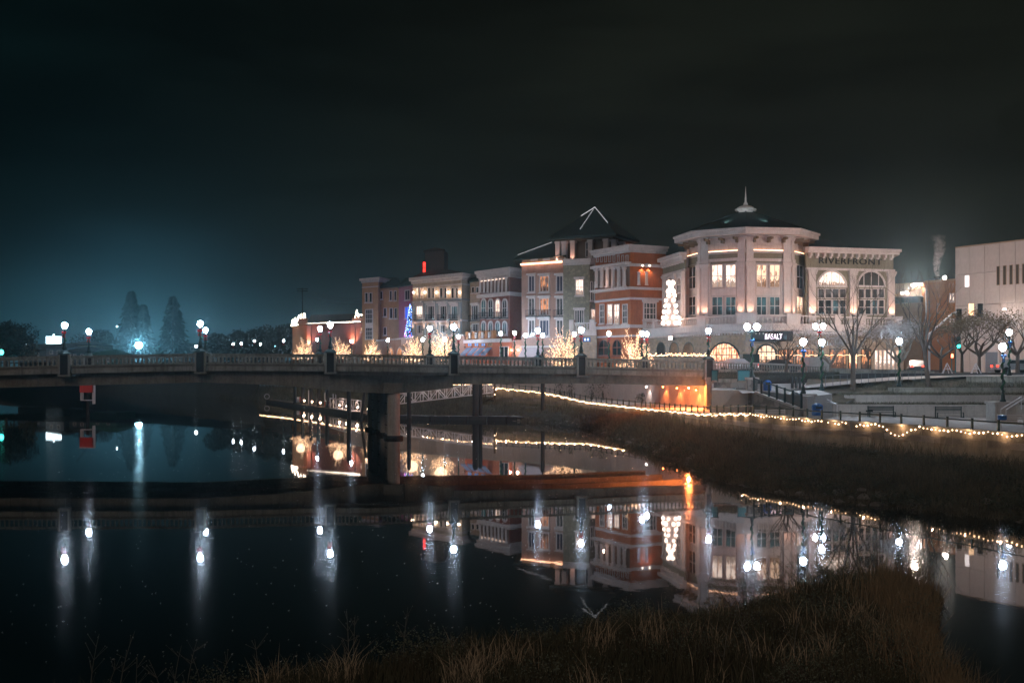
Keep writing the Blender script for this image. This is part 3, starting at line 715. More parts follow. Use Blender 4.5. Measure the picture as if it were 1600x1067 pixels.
for px, py, Y in ((1255, 549, 93), (1567, 556, 88), (1577, 535, 111), (1175, 532, 99)):
    p = XY(px, Y); b = thing('ribbon_bow', {1255: 'blue bow tied under the lamp on the stair pedestal', 1567: 'blue bow on the thickly garlanded lamp', 1577: 'blue bow on the taller lamp at the right edge', 1175: 'blue bow on the twin headed stair lamp'}[px], 'bow', (p.x, p.y - .16, Z(py, Y)), group='blue lamp bows')
    MB().ball((-.13, 0, 0), .11, 8, 5).ball((.13, 0, 0), .11, 8, 5).box(-.08, -.02, -.03, .03, -.5, 0).box(.03, .09, -.03, .03, -.5, 0).obj('loops', bluem, b)
# ------------------------------------------------------------------ buildings on the right bank
def text(bld_or_parent, s, m, loc, rz, width, height=None, ext=0.05, name='lettering', bold=0.0):
    c = bpy.data.curves.new(name, 'FONT'); c.body = s; c.align_x = 'CENTER'; c.extrude = ext; c.size = 1.0; c.offset = bold; c.space_character = 1.12
    c.materials.append(m); o = bpy.data.objects.new(name, c); COL.objects.link(o); o.parent = bld_or_parent
    o.location = loc; o.rotation_euler = (PI / 2, 0, rz)
    bpy.context.view_layer.update(); w = max(.01, o.dimensions.x); h = max(.01, o.dimensions.y)
    me = bpy.data.meshes.new_from_object(o); sc_ = (width / w, (height or width / w * h) / h, 1); bpy.data.objects.remove(o); me.materials.clear(); me.materials.append(m)
    o = place(name, me, bld_or_parent, loc); o.rotation_euler = (PI / 2, 0, rz); o.scale = sc_
    return o
def solid(bld, line, back, z0, z1, m, name='wall'):      # storey block from a facade line
    L = [Vector(p) for p in line]; B = [p + Vector((back * .15, back)) for p in reversed(L)]
    return bld.part(name, MB().prism(L + B, z0, z1), m)
def moulding(bld, line, spec, m, name='cornice'):        # spec: list of (z0, z1, out)
    mb = MB()
    for i, (z0, z1, o) in enumerate(spec): band(mb, line, z0, z1 - .002, o, 0.15)
    return bld.part(name, mb, m)
def pilaster(fc, u0, u1, z0, z1, m, out=.25, cap=.35):
    um = (u0 + u1) / 2; w = (u1 - u0) / 2; h = z1 - z0
    mb = MB().box(-w, w, -out, .05, 0, h - cap).box(-w - .1, w + .1, -out - .1, .05, h - cap + .002, h - cap * .5).box(-w - .18, w + .18, -out - .18, .05, h - cap * .5 + .002, h).box(-w - .1, w + .1, -out - .1, -out - .002, 0, .4)
    return fc.put('pilaster', mb, m, um, z0)

# --- riverfront pavilion: stone podium, octagonal rotunda, two wings
PV = Building('riverfront_building', 'white pavilion with octagonal rotunda, spire and long stone arcade podium', (31.2, 146, 6.3))
dirv = Vector((.201, .98)).normalized(); RC = Vector((31.2, 152.14)); RR = 7.8
def rot(v, a): return Vector((v.x * math.cos(a) - v.y * math.sin(a), v.x * math.sin(a) + v.y * math.cos(a)))
VERT = [RC - rot(dirv, k * PI / 4) * RR for k in range(-4, 4)]      # k=-2 (left) .. 2 (right)
VT = [VERT[(k + 4) % 8] for k in (-2, -1, 0, 1, 2)]
# VT order: rot by positive angle is counter-clockwise -> moves -dir towards the right
PO = [XY(1003, 161), XY(1085, 148), XY(1128, 143.2), XY(1165, 140.5), XY(1205, 140.6), XY(1250, 142.5), XY(1412, 150)]
solid(PV, PO, 34, 5.8, 11.5, stone, 'podium_wall')
moulding(PV, PO, [(11.2, 11.5, .15), (11.5, 12.1, .45), (12.1, 12.25, .55)], white_t, 'podium_band')
J = MB()
for a, c in zip(PO, PO[1:]):
    n = int((c - a).length / .45)
    for i in range(n):
        p = a.lerp(c, (i + .5) / n); d = (c - a).normalized(); nn = Vector((d.y, -d.x)); q = p + nn * .3; J.box(q.x - .1, q.x + .1, q.y - .1, q.y + .1, 10.98, 11.2)
PV.part('dentils', J, white_t, kind='stuff')
band_mb = MB().prism(offset_line(PO, -.1) + [p + Vector((4, 30)) for p in reversed(PO)], 12.1, 12.28); PV.part('terrace_floor', band_mb, pale_con)
bal = baluster_mesh(white_t, 0.78, .13)
fpo = [Facade(PV, a, c) for a, c in zip(PO, PO[1:])]
def pox(px):
    for f in fpo:
        u = f.u(px)
        if -0.01 <= u <= (f.b - f.a).length + .01: return f, u
    return fpo[-1], fpo[-1].u(px)
def po_pt(px, off=-.35):
    f, u = pox(px); return f.a + f.d * u + f.n * off
posts = []
for px, w in ((1003, .6), (1020, .5), (1043, .5), (1062, .5), (1094, 1.75), (1167, 2.5), (1241, 2.1), (1310, .9), (1350, .9), (1406, 1.0)):
    p = po_pt(px); f, u = pox(px); posts.append((p, w / 2 + .1))
    f.put('parapet_pedestal', MB().box(-w / 2, w / 2, -.25, .25, 0, 1.25).box(-w / 2 - .08, w / 2 + .08, -.33, .33, 1.252, 1.38), white_t, u, 12.28, -.35)
balustrade(PV, offset_line(PO, -.35), 12.28, 1.18, .5, white_t, posts, bal)
# arcade openings
for px0, px1, y0, y1, g, cols, rows in ((1026, 1040, 534, 556, dark_g, 2, 2), (1046, 1061, 534, 556, dark_g, 2, 2), (1067, 1085, 534, 556, dark_g, 3, 2)):
    f, u = pox((px0 + px1) / 2); window(f, px0, px1, y0, y1, g, True, cols, rows, .12, frame=iron, proud=.06)
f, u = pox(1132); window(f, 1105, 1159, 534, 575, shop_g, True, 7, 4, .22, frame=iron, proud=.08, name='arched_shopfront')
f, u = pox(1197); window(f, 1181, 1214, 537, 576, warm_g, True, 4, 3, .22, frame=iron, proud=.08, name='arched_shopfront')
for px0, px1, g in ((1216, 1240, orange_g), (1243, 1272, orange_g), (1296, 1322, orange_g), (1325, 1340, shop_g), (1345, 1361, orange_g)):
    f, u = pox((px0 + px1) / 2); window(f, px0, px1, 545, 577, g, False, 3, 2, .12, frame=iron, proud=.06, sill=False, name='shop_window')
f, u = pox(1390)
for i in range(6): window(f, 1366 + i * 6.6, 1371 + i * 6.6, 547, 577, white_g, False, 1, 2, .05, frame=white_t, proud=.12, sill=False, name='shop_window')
f, u = pox(1205); o = f.put('sign_board', MB().box(-2.6, 2.6, -.3, -.1, -.25, .95), black, f.u(1205), f.z(1205, 530), .1)
text(o, 'BASALT', glow_mat('sign_white', (1, .82, .95), 2.6), (.15, -.42, 0), 0, 2.1, .66, .03)
f, u = pox(1051); o = f.put('sign_board', MB().box(-.62, .62, -.22, -.05, -.1, .62), black, f.u(1051), f.z(1051, 531), .08)
MB().box(-.5, .5, -.28, -.23, .0, .5).obj('lit_panel', glow_mat('sign_pink', (1, .80, .72), 3.0), o)
# rotunda
PV.part('rotunda_wall', MB().prism(VERT, 12.2, 23.9), white_p)
RF = [Facade(PV, a, c) for a, c in zip(VT, VT[1:])]
ZT = dict(pil0=12.28, cap=21.1, cove=22.0)
moulding(PV, VT, [(20.25, 20.5, .16), (20.5, 21.5, .06)], olive, 'frieze')
moulding(PV, VT, [(21.5, 21.75, .22), (23.55, 23.75, .5), (23.75, 23.9, .7)], white_t)
ang = 0
for i, f in enumerate(RF):
    L = (f.b - f.a).length
    for u0, u1 in ((0.02, .95), (L - .95, L - .02)):
        pilaster(f, u0, u1, 12.28, 20.3, white_t, .38, .55); pilaster(f, u0, u1, 20.35, 23.5, white_t, .3, .35)
        if (i, u0 < 1) not in ((0, True), (3, False)):
            uplight(PV, f, (u0 + u1) / 2, 13.6, .62, 7)
    f.put('cove_strip', MB().box(-(L / 2 - 1.0), L / 2 - 1.0, -.26, -.2, 0, .10), strip_w, L / 2, 21.78)
    f.put('cove_ledge', MB().box(-(L / 2 - .98), L / 2 - .98, -.36, 0, -.08, 0), white_t, L / 2, 21.778)
    for j in range(3):
        f.put('eave_bracket', MB().box(-.13, .13, -1.5, 0, .15, .45).box(-.13, .13, -.7, 0, -.2, .148), mat('bracket_brown', (.16, .12, .08), .8), L * (j + .5) / 3, 23.0)
for f, spec in ((RF[1], ((1112, 1130), (1133.5, 1151))), (RF[2], ((1181, 1198), (1201.5, 1219)))):
    g1 = white_g if f is RF[1] else warm_g
    for a, c in spec:
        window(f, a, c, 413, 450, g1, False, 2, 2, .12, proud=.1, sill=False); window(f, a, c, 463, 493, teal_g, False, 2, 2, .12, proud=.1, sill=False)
    f.box('window_surround', white_t, spec[0][0] - 5, spec[0][0] - 1, 408, 493, .16); f.box('window_surround', white_t, spec[1][1] + 1, spec[1][1] + 5, 408, 493, .16)
    f.box('window_head', white_t, spec[0][0] - 5, spec[1][1] + 5, 404, 408.5, .2); f.box('spandrel', white_t, spec[0][0], spec[1][1], 451, 461.5, .1)
for f, a, c in ((RF[0], 1077, 1088), (RF[3], 1243.5, 1254)):
    window(f, a, c, 414, 452, dark_g, False, 2, 2, .1, sill=False); window(f, a, c, 463, 493, dark_g if f is RF[0] else warm_g, False, 2, 2, .1, sill=False)
def ring(r, z): return [(RC.x - rot(dirv, k * PI / 4).x * r, RC.y - rot(dirv, k * PI / 4).y * r, z) for k in range(8)]
mb = MB(); vs = ring(9.45, 23.75) + ring(9.45, 24.25) + ring(9.65, 24.3) + ring(9.65, 24.55) + ring(1.3, 27.55)
fs = [tuple(range(7, -1, -1))]
for l in range(2): fs += [(l * 8 + i, l * 8 + (i + 1) % 8, l * 8 + 8 + (i + 1) % 8, l * 8 + 8 + i) for i in range(8)]
fs += [(16 + i, 16 + (i + 1) % 8, 24 + (i + 1) % 8, 24 + i) for i in range(8)]
PV.part('eave_fascia', MB().add(vs[:32], fs), white_t)
rm = MB().add(ring(9.62, 24.552) + ring(1.3, 27.55), [(i, (i + 1) % 8, 8 + (i + 1) % 8, 8 + i) for i in range(8)] + [tuple(range(15, 7, -1))])
ro = PV.part('roof', rm, roof_m)
mb = MB()
for k in range(8):
    a = ring(9.6, 24.6)[k]; c = ring(1.35, 27.6)[k]; mb.tube([a, c], .08, 5)
PV.part('roof_ridge', mb, roof_m)
mb = MB().lathe([(1.3, 0), (1.3, .35), (1.45, .4), (1.45, .55), (1.15, .6), (1.1, .75), (.75, .95), (.35, 1.05), (.3, 1.3), (.16, 1.5), (.09, 2.4), (.02, 3.6)], 12, (RC.x, RC.y, 27.5)); PV.part('spire', mb, white_t)
for k in (-.42, .42):
    a = -dirv; a = rot(a, k); p = RC + a * 6.9; sl = (24.55 - 27.55) / 8.3
    hz = 24.55 + (9.62 - 6.9) * .361 + .22
    l = PV.light('SPOT', (p.x, p.y, hz), 420, (.75, .95, 1), name='roof_spot', size=.05, spot=60, blend=.9, aim=(-a.x, -a.y, .24))
    PV.part('roof_light_fixture', MB().box(p.x - .1, p.x + .1, p.y - .1, p.y + .1, hz - .3, hz - .12), black)
# right wing with the name
RW = [XY(1259, 147.3), XY(1396, 150.5)]; ZW = Z(388, 148.5)
solid(PV, RW, 18, 12.2, ZW - .3, olive, 'wing_wall')
w0, w1 = (Vector(RW[0]), Vector(RW[1])); fw_ = Facade(PV, w0, w1); LW = (w1 - w0).length
RWc = [w0, w1, w1 + Vector((1.5, 12))]
moulding(PV, RWc, [(ZW - 2.9, ZW - 2.6, .2), (ZW - .72, ZW - .35, .7), (ZW - .35, ZW, .95)], white_t)
for i in range(13): fw_.put('modillion', MB().box(-.14, .14, -.62, 0, 0, .42).box(-.14, .14, -.35, 0, -.22, -.002), white_t, LW * (i + .5) / 13, ZW - 1.15)
text(PV.root, 'RIVERFRONT', black, fw_.loc(fw_.u(1328), fw_.z(1328, 413), .12), fw_.rz, fw_.u(1377) - fw_.u(1279), .78, .06)
for a, c in ((1262, 1273), (1326, 1336), (1386, 1396)):
    u0, u1 = fw_.u(a), fw_.u(c); pilaster(fw_, u0, u1, 12.28, ZW - 2.9, white_t, .35, .6); uplight(PV, fw_, (u0 + u1) / 2, 13.6, .62, 12)
for a, c, g in ((1275, 1324, white_g), (1338, 1384, mat('dim_arch_glass', (.05, .05, .045), .1))):
    window(fw_, a, c, 422, 449, g, True, 4, 1, .25, frame=white_t, sill=False, name='arched_window')
    for q in range(4):
        p0 = lerp(a + 2, c - 2, q / 4); p1 = lerp(a + 2, c - 2, (q + 1) / 4)
        window(fw_, p0 + .3, p1 - .3, 451, 466, curt_g, False, 1, 1, .08, sill=False); window(fw_, p0 + .3, p1 - .3, 468, 492, teal_g if q == 2 else dark_g, False, 1, 2, .1, sill=False)
mb = MB(); 
gable_hip(PV, 'roof', [XY(1266, 153), XY(1330, 154), XY(1335, 162), XY(1262, 162)], Z(389, 153), [(*XY(1284, 156), Z(372, 156))], 0, roof_m)
# left wing
LWl = [XY(1036, 160.5), XY(1071, 150.8)]; fl = Facade(PV, *LWl); ZL = Z(400, 156)
solid(PV, LWl, 14, 12.2, ZL - .2, white_p, 'wing_wall')
moulding(PV, LWl, [(ZL - 2.5, ZL - 2.2, .2), (ZL - 1.0, ZL - .5, .4), (ZL - .5, ZL, .85)], white_t); moulding(PV, LWl, [(ZL - 2.2, ZL - 1.0, .06)], olive, 'frieze')
for i in range(9): fl.put('modillion', MB().box(-.12, .12, -.38, 0, 0, .35), white_t, (fl.b - fl.a).length * (i + .5) / 9, ZL - 1.35)
window(fl, 1042, 1053.5, 431, 472, dark_g, True, 2, 3, .25); window(fl, 1057, 1066, 431, 472, curt_g, True, 2, 3, .25)
for px in (1039, 1055, 1068): u = fl.u(px); pilaster(fl, u - .4, u + .4, 12.28, ZL - 2.5, white_t, .3); uplight(PV, fl, u, 12.6, .6, 9, (1, .72, .6))

# --- rust red building
def corner_building(name, label, pts, z1, wallm, back=16):
    b = Building(name, label, (pts[1 if len(pts) > 2 else 0].x, pts[1 if len(pts) > 2 else 0].y, 6.3)); solid(b, pts, back, 6.0, z1, wallm)
    return b, [Facade(b, a, c) for a, c in zip(pts, pts[1:])]
RL = [XY(930, 168.2), XY(985, 160), XY(1039, 162.8)]
RB, (f0, f1) = corner_building('red_building', 'rust red corner building with white bands and a row of thick white columns', RL, Z(384, 160) - .2, red_st)
zc = Z(383, 160)
moulding(RB, RL, [(zc - 1.0, zc - .7, .3), (zc - .7, zc - .3, .75), (zc - .3, zc, 1.0)], white_t)
for za, zb, o in ((Z(416, 160), Z(411.5, 160), .3), (Z(452, 160), Z(448, 160), .35), (Z(468, 160), Z(464.5, 160), .2), (Z(512, 160), Z(507, 160), .3), (Z(526, 160), Z(523, 160), .25)):
    moulding(RB, RL, [(za, zb, o)], white_t, 'string_course')
L0 = (f0.b - f0.a).length
for i in range(8):
    u = L0 * (i + .6) / 8.3; z = Z(410, f0.yat(u)); h = 1.05; w = .32
    m = MB().box(-w, w, -.1, .02, 0, .12).box(-w, w, -.1, .02, h - .12, h).box(-w, -w + .12, -.1, .02, .122, h - .122).box(w - .12, w, -.1, .02, .122, h - .122)
    f0.put('frieze_frame', m, white_t, u, z)
for px in (937, 945.5, 954, 963, 972, 980.5):
    u = f0.u(px); z0, z1 = f0.z(px, 450), f0.z(px, 417.5)
    f0.put('column', MB().lathe([(.36, 0), (.36, .25), (.28, .3), (.25, z1 - z0 - .4), (.36, z1 - z0 - .3), (.38, z1 - z0)], 10, (0, -.55, 0)), white_t, u, z0)
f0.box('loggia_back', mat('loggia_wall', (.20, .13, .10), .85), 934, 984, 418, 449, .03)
moulding(RB, [f0.a, f0.b], [(Z(453, 164) - .1, Z(450, 164) - .1, .95), (Z(417, 164), Z(413, 164), .9)], white_t, 'loggia_ledge')
light('POINT', RB.root, tuple(Vector(f0.loc(f0.u(958), f0.z(958, 440), 1.6))), 40, (1, .6, .45), name='loggia_lamp')
for px0, px1, g in ((937.5, 945, curt_g), (949.5, 957.5, white_g), (960, 968.5, white_g), (973, 981, curt_g)): window(f0, px0, px1, 475, 506, g, False, 2, 3, .13)
window(f1, 1004.5, 1025.5, 472, 500, curt_g, False, 4, 3, .2, hood=True)
f1.box('loggia_back', red_st, 992, 1020, 416, 446, .04)
for px in (996, 1008): u = f1.u(px); f1.put('column', MB().lathe([(.3, 0), (.22, .2), (.2, 1.7), (.3, 1.9)], 8, (0, -.35, 0)), white_t, u, f1.z(px, 446))
for px in (1002, 1013):
    u = f1.u(px); o = f1.put('downlight_fixture', MB().box(-.08, .08, -.4, -.2, 0, .1), bulb_ww, u, f1.z(px, 416)); light('SPOT', o, (0, -.45, -.15), 160, (1, .55, .35), name='downlight', size=.05, spot=100, aim=(0, .25, -1))
for px0, px1 in ((935, 953), (957, 972)): window(f0, px0, px1, 530, 556, dark_g, True, 2, 2, .12, frame=brick_r)
window(f1, 990, 1010, 530, 560, dark_g, True, 2, 2, .15, frame=brick_r)

# --- stone tower block and roof pavilion
SL = [XY(880, 172.5), XY(921, 171), XY(934, 172.5)]
SB, (s0, s1) = corner_building('stone_tower', 'olive rubble stone block with columned roof pavilion and pyramid roof', SL, Z(412, 172), stone_g, 13)
zt = Z(405, 172); moulding(SB, SL, [(zt - .9, zt - .6, .2), (zt - .6, zt, .5)], white_t)
window(s0, 899, 912.5, 436, 462, white_g, False, 3, 2, .14, hood=True); window(s0, 898, 913, 484, 507, curt_g, False, 4, 1, .12, hood=True)
window(s1, 922, 926, 439, 470, curt_g, True, 1, 1, .12); window(s1, 928, 932.5, 439, 470, curt_g, True, 1, 1, .12); window(s1, 923, 932, 483, 500, white_g, False, 3, 1, .1)
window(s0, 909, 920, 538, 558, dark_g, True, 2, 1, .12, frame=stone)
PD = [XY(891, 168), XY(932, 166.5)]
pb = Building('stone_porch', 'low stone porch with white balcony below the stone tower', (*XY(910, 168), 6.3), 'porch'); solid(pb, PD, 3, 6.0, Z(524, 167), stone, 'porch_wall'); moulding(pb, PD, [(Z(524, 167), Z(517, 167), .35)], white_t, 'porch_cornice')
fp = Facade(pb, *PD); balustrade(pb, [p + Vector((0, .3)) for p in PD], Z(516.5, 167), 1.2, .4, white_t, joined=True)
for px in (893, 925): u = fp.u(px); fp.put('balcony_post', MB().box(-.35, .35, -.1, .5, 0, 1.55), white_t, u, Z(516, 167))
o = fp.put('blue_sign', MB().box(-.55, .55, -.12, 0, 0, .65), bluem, fp.u(917), Z(534, 167), .02); MB().box(-.35, -.1, -.14, -.122, .15, .5).box(.1, .35, -.14, -.122, .15, .5).obj('sign_glyphs', glow_mat('sign_cyan', (.7, .85, 1), 1.2), o)
# roof pavilion
PC = Vector(XY(962, 171.5)); dl = Vector((-.9, .43)).normalized(); dr = Vector((.43, .9)).normalized(); sz = 11.0
corn = [PC, PC + dr * sz, PC + dr * sz + dl * sz, PC + dl * sz]; zq = Z(366, 171.5)
cc = sum(corn, Vector((0, 0))) / 4; inner = [cc + (c - cc) * .82 for c in corn]
SB.part('pavilion_wall', MB().prism([cc + (c - cc) * .66 for c in corn], Z(409, 172), zq - .1), mat('brown_stucco', (.17, .12, .085), .85, .1))
gable_hip(SB, 'pavilion_roof', corn, zq - .25, [(cc.x, cc.y, Z(325, cc.y))], .0, roof_m, .35)
SB.part('pavilion_soffit', MB().prism([cc + (c - cc) * .86 for c in corn], zq - .55, zq - .253), mat('bracket_brown', (.16, .12, .08), .8))
def pav_edge(i): return inner[i], inner[(i + 1) % 4]
A0, A1 = inner[3], inner[0]; B0, B1 = inner[0], inner[1]
fa_, fb_ = Facade(SB, A0, A1), Facade(SB, B0, B1)
for f, ts in ((fa_, (0.02, .14, .3, .62, .9)), (fb_, (.12, .5, .92))):
    for t in ts:
        L = (f.b - f.a).length; o = f.put('pavilion_column', MB().box(-.36, .36, -.36, .36, 0, zq - .552 - Z(407, 172)).box(-.46, .46, -.46, .46, zq - .9 - Z(407, 172), zq - .556 - Z(407, 172)), white_t, L * t, Z(407, 172))
        if f is fa_ and t in (.02, .3): light('SPOT', o, (0, -.9, .1), 160, (1, .5, .35), name='uplight', size=.06, spot=60, aim=(0, .35, 1))
        if f is fb_: light('SPOT', o, (0, -1.0, .1), 220, (1, .2, .08), name='uplight', size=.06, spot=80, aim=(0, .35, 1))
fw2 = Facade(SB, cc + (corn[3] - cc) * .66, cc + (corn[0] - cc) * .66); window(fw2, 915, 923, 378, 402, dark_g, False, 2, 2, .12, sill=False)
def ridge_lights(b, p, q, n, r=.07, t0=.0, t1=1.0):
    m = MB()
    for i in range(n): m.octa(tuple(Vector(p).lerp(Vector(q), lerp(t0, t1, i / (n - 1)))), r)
    return b.part('ridge_lights', m, ridge_w if n > 12 else bulb_ww, kind='stuff')
ap = (cc.x, cc.y, Z(325, cc.y) + .12)
for i, (t0, t1) in ((0, (.0, .62)), (3, (.0, .3))): ridge_lights(SB, ap, (corn[i].x, corn[i].y, zq + .25), 20, .06, t0, t1)
mid = (corn[0] + corn[3]) / 2; ridge_lights(SB, ap, (corn[3].lerp(corn[0], .42).x, corn[3].lerp(corn[0], .42).y, zq + .3), 18, .055, .1, .8)
ldr = corn[0] + (corn[1] - corn[0]) * .2

# --- pink building
PL = [XY(815, 180.5), XY(882, 175.5)]
PB_, (p0,) = corner_building('pink_building', 'pink brown four storey building with pale window frames and glowing eave strip', PL, Z(409, 177), pink_st, 15)
zt = Z(404, 177)
p0.box('parapet', tan_b, 816, 880, 402, 409.3, .12, .3)
p0.put('eave_strip', MB().box(-(p0.b - p0.a).length / 2, (p0.b - p0.a).length / 2, -.3, -.18, 0, .24), strip_w, (p0.b - p0.a).length / 2, Z(412.5, 178))
for px in (835, 854, 873): p0.box('parapet_panel', white_t, px - 5, px + 6, 403.5, 407.5, .2)
for y0, y1, rail in ((430, 457, False), (465, 494, True), (499, 526, False)):
    for j, (px0, px1, c) in enumerate(((825.5, 836.5, 2), (843, 859, 3), (869, 881, 2))):
        g = orange_g if (y0 == 465 and j == 1) or (y0 == 430 and j == 1) else (curt_g if (j + y0) % 2 else mat('violet_glass', (.06, .06, .09), .1))
        window(p0, px0, px1, y0, y1, g, False, c, 1, .2, hood=True, rail=rail)
moulding(PB_, PL, [(Z(543, 178), Z(540, 178), .3)], white_t, 'string_course')
gable_hip(PB_, 'roof', [XY(803, 181), XY(884, 175.5), XY(892, 190), XY(812, 194)], Z(404, 178), [(*XY(869, 183), Z(378, 183)), (*XY(878, 186), Z(378, 186))], .2, roof_m, .2)
ridge_lights(PB_, (*XY(803, 181), Z(402.5, 181) + .2), (*XY(868, 183), Z(378.5, 183) + .2), 40, .05, .1, .9)
b = thing('roof_antenna', 'round white dish standing on the ridge of the pink building roof', 'antenna', (*XY(873, 182), Z(380, 182))); MB().ball((0, 0, .7), .55, 10, 8, 1.25).obj('dish', white_t, b); MB().box(-.05, .05, -.05, .05, -1.2, .1).obj('stand', black, b)
def awning(label, fc, px0, px1, y0, y1, m, out=1.3, name='awning'):
    u0, u1 = fc.u(px0), fc.u(px1); um = (u0 + u1) / 2; w = (u1 - u0) / 2; pm = (px0 + px1) / 2; z1, z0 = fc.z(pm, y0), fc.z(pm, y1); h = z1 - z0
    m_ = MB().add([(-w, 0, h), (w, 0, h), (w, -out, 0), (-w, -out, 0), (-w, 0, h - .06), (w, 0, h - .06), (w, -out, -.06), (-w, -out, -.06), (-w, -out, -.3), (w, -out, -.3)], [(0, 3, 2, 1), (4, 5, 6, 7), (0, 4, 7, 3), (1, 2, 6, 5), (3, 8, 9, 2), (0, 1, 5, 4)])
    return fc.put(name, m_, m, um, z0)
awning('', p0, 817, 850, 543, 557, mat('pale_awning', (.42, .33, .33), .8))

# --- brick arcade building
BL = [XY(750, 193.5), XY(796, 186), XY(816, 189)]
BB, (b0, b1) = corner_building('brick_arcade_building', 'dark brick building with white column row and four arched balcony windows', BL, Z(426, 187), brick_r, 13)
zt = Z(418.5, 186); moulding(BB, BL, [(zt - 1.5, zt - 1.1, .3), (zt - 1.1, zt - .5, .7), (zt - .5, zt, 1.1)], white_t)
b0.put('cornice_lights', MB().box(-(b0.b - b0.a).length / 2 + .4, (b0.b - b0.a).length / 2 - .3, -.42, -.34, 0, .1), glow_mat('cove_faint', (1, .7, .55), 2.0), (b0.b - b0.a).length / 2, zt - 1.75)
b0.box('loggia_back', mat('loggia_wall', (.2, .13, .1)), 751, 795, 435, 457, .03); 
for i in range(8):
    px = 753.5 + i * 5.75; u = b0.u(px); z0, z1 = b0.z(px, 458), b0.z(px, 434); b0.put('column', MB().lathe([(.3, 0), (.2, .25), (.18, z1 - z0 - .3), (.3, z1 - z0)], 8, (0, -.4, 0)), white_t, u, z0)
za, zb = Z(463, 188), Z(457.5, 188); moulding(BB, BL, [(za, zb, .7)], white_t, 'ledge')
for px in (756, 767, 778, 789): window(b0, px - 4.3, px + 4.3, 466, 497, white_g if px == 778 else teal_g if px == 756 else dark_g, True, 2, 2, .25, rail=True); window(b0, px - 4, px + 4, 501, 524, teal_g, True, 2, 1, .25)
fb = Building('brown_wing', 'narrow brown wing with paired windows between the hotel and the arcade building', (*XY(740, 197), 6.3)); bl = [XY(734, 197), XY(751, 194)]; solid(fb, bl, 12, 6.0, Z(441, 196), tan_b); ff = Facade(fb, *bl)
gable_hip(fb, 'roof', [XY(732, 197), XY(752, 193), XY(758, 205), XY(735, 208)], Z(441, 196), [(*XY(745, 201), Z(428, 201))], .3, roof_m, .2)
for a, c in ((737, 742), (744, 749)): window(ff, a, c, 448, 458, dark_g, False, 1, 1, .12)
window(ff, 737, 749, 476, 501, dark_g, False, 4, 1, .2, rail=True, hood=True); window(ff, 738, 749, 505, 519, dark_g, False, 4, 1, .2)
# ground-floor shopfront
GL = [XY(727, 192.5), XY(770, 185), XY(799, 182.5)]
gb = Building('orange_shopfront', 'single storey orange shopfront with blue awnings and a white cornice', (*XY(760, 186), 6.5), 'shopfront'); solid(gb, GL, 5, 6.3, Z(535, 185), mat('salmon_stucco', (.50, .14, .07), .8, .1), 'shop_wall'); moulding(gb, GL, [(Z(535, 185), Z(529.5, 185), .4)], white_t)
g0, g1 = Facade(gb, GL[0], GL[1]), Facade(gb, GL[1], GL[2])
for i in range(4):
    x = 731 + i * 10.5; window(g0, x, x + 7, 535.5, 541.5, glow_mat('blue_clerestory', (.12, .3, .7), .5) if i < 3 else dark_g, False, 2, 1, .1, frame=orange_st, sill=False); awning('', g0, x - 2, x + 6.5, 543, 553, mat('blue_grey_awning', (.13, .17, .26), .8), 1.2)
    uplight(gb, g0, g0.u(x - 2.5), Z(542, 188), .3, 5, (1, .5, .3), -1)
window(g1, 781, 795, 541, 562, dark_g, False, 2, 1, .1, frame=white_t, sill=False, name='shop_door')
for i in range(5):
    px = 729 + i * 10; u = g0.u(px); g0.put('terrace_post', MB().box(-.4, .4, 0, .6, 0, 1.3), orange_st, u, Z(529, 187))
    if i < 4: g0.put('terrace_panel', MB().box(.45, .95, .1, .3, .1, 1.1), white_t, u, Z(529, 187))
lw = Building('sconce_wall', 'pink garden wall lit by two warm wall lights behind the bridge', (*XY(806, 184), 6.5), 'wall'); ll = [XY(798, 183), XY(822, 181.5)]; solid(lw, ll, .6, 6.3, Z(531, 182), pink_st, 'wall_face'); fl2 = Facade(lw, *ll)
for px in (800, 811): sconce(lw, fl2, fl2.u(px), Z(547, 182), 26, (1, .55, .38), .25, .1)

# --- beige hotel
HL = [XY(645, 206.5), XY(721, 196), XY(748, 201.5)]
HB, (h0, h1) = corner_building('beige_hotel', 'beige hotel with glowing sconces between top windows and dark iron balconies', HL, Z(432, 197), beige_st, 18)
zt = Z(427, 196); moulding(HB, HL, [(zt - 1.9, zt - 1.75, .12), (zt - 1.1, zt - .6, .4), (zt - .6, zt, .9)], white_t)
moulding(HB, HL, [(Z(471, 200), Z(468.5, 200), .6)], grey_st, 'ledge'); moulding(HB, HL, [(Z(503, 200), Z(501, 200), .3)], white_t, 'string_course')
for i, px in enumerate((656, 674, 693, 711)):
    for s in (-1, 1): window(h0, px + s * 3.2 - 2.5, px + s * 3.2 + 2.5, 449, 467, warm_g if i == 0 else dark_g, False, 1, 1, .14, sill=False)
    window(h0, px - 5.5, px + 5.5, 477, 500, white_g if i == 0 else teal_g if i == 3 else dark_g, False, 3, 1, .2, rail=True, hood=True)
    h0.box('window_hood', white_t, px - 6.5, px + 6.5, 470.8, 473.8, .75, 0); window(h0, px - 4.5, px + 4.5, 507, 522, dark_g, False, 3, 1, .2)
for i, px in enumerate((647.5, 665, 683.5, 702, 719.5)):
    u = h0.u(px); sconce(HB, h0, u, h0.z(px, 457), 16, (1, .66, .42), .22, .16)
    h0.box('pilaster', grey_st, px - 1.6, px + 1.6, 472, 524, .35); uplight(HB, h0, u, h0.z(px, 516), .65, 10, (1, .55, .4))
HT = Building('dark_roof_tower', 'dark square roof tower with low hat roof behind the beige hotel', (*XY(679, 214), 22), 'tower'); tl = [XY(664, 214), XY(694, 212)]; solid(HT, tl, 3.6, 20, Z(393, 213), mat('dark_tower', (.09, .07, .06), .85))
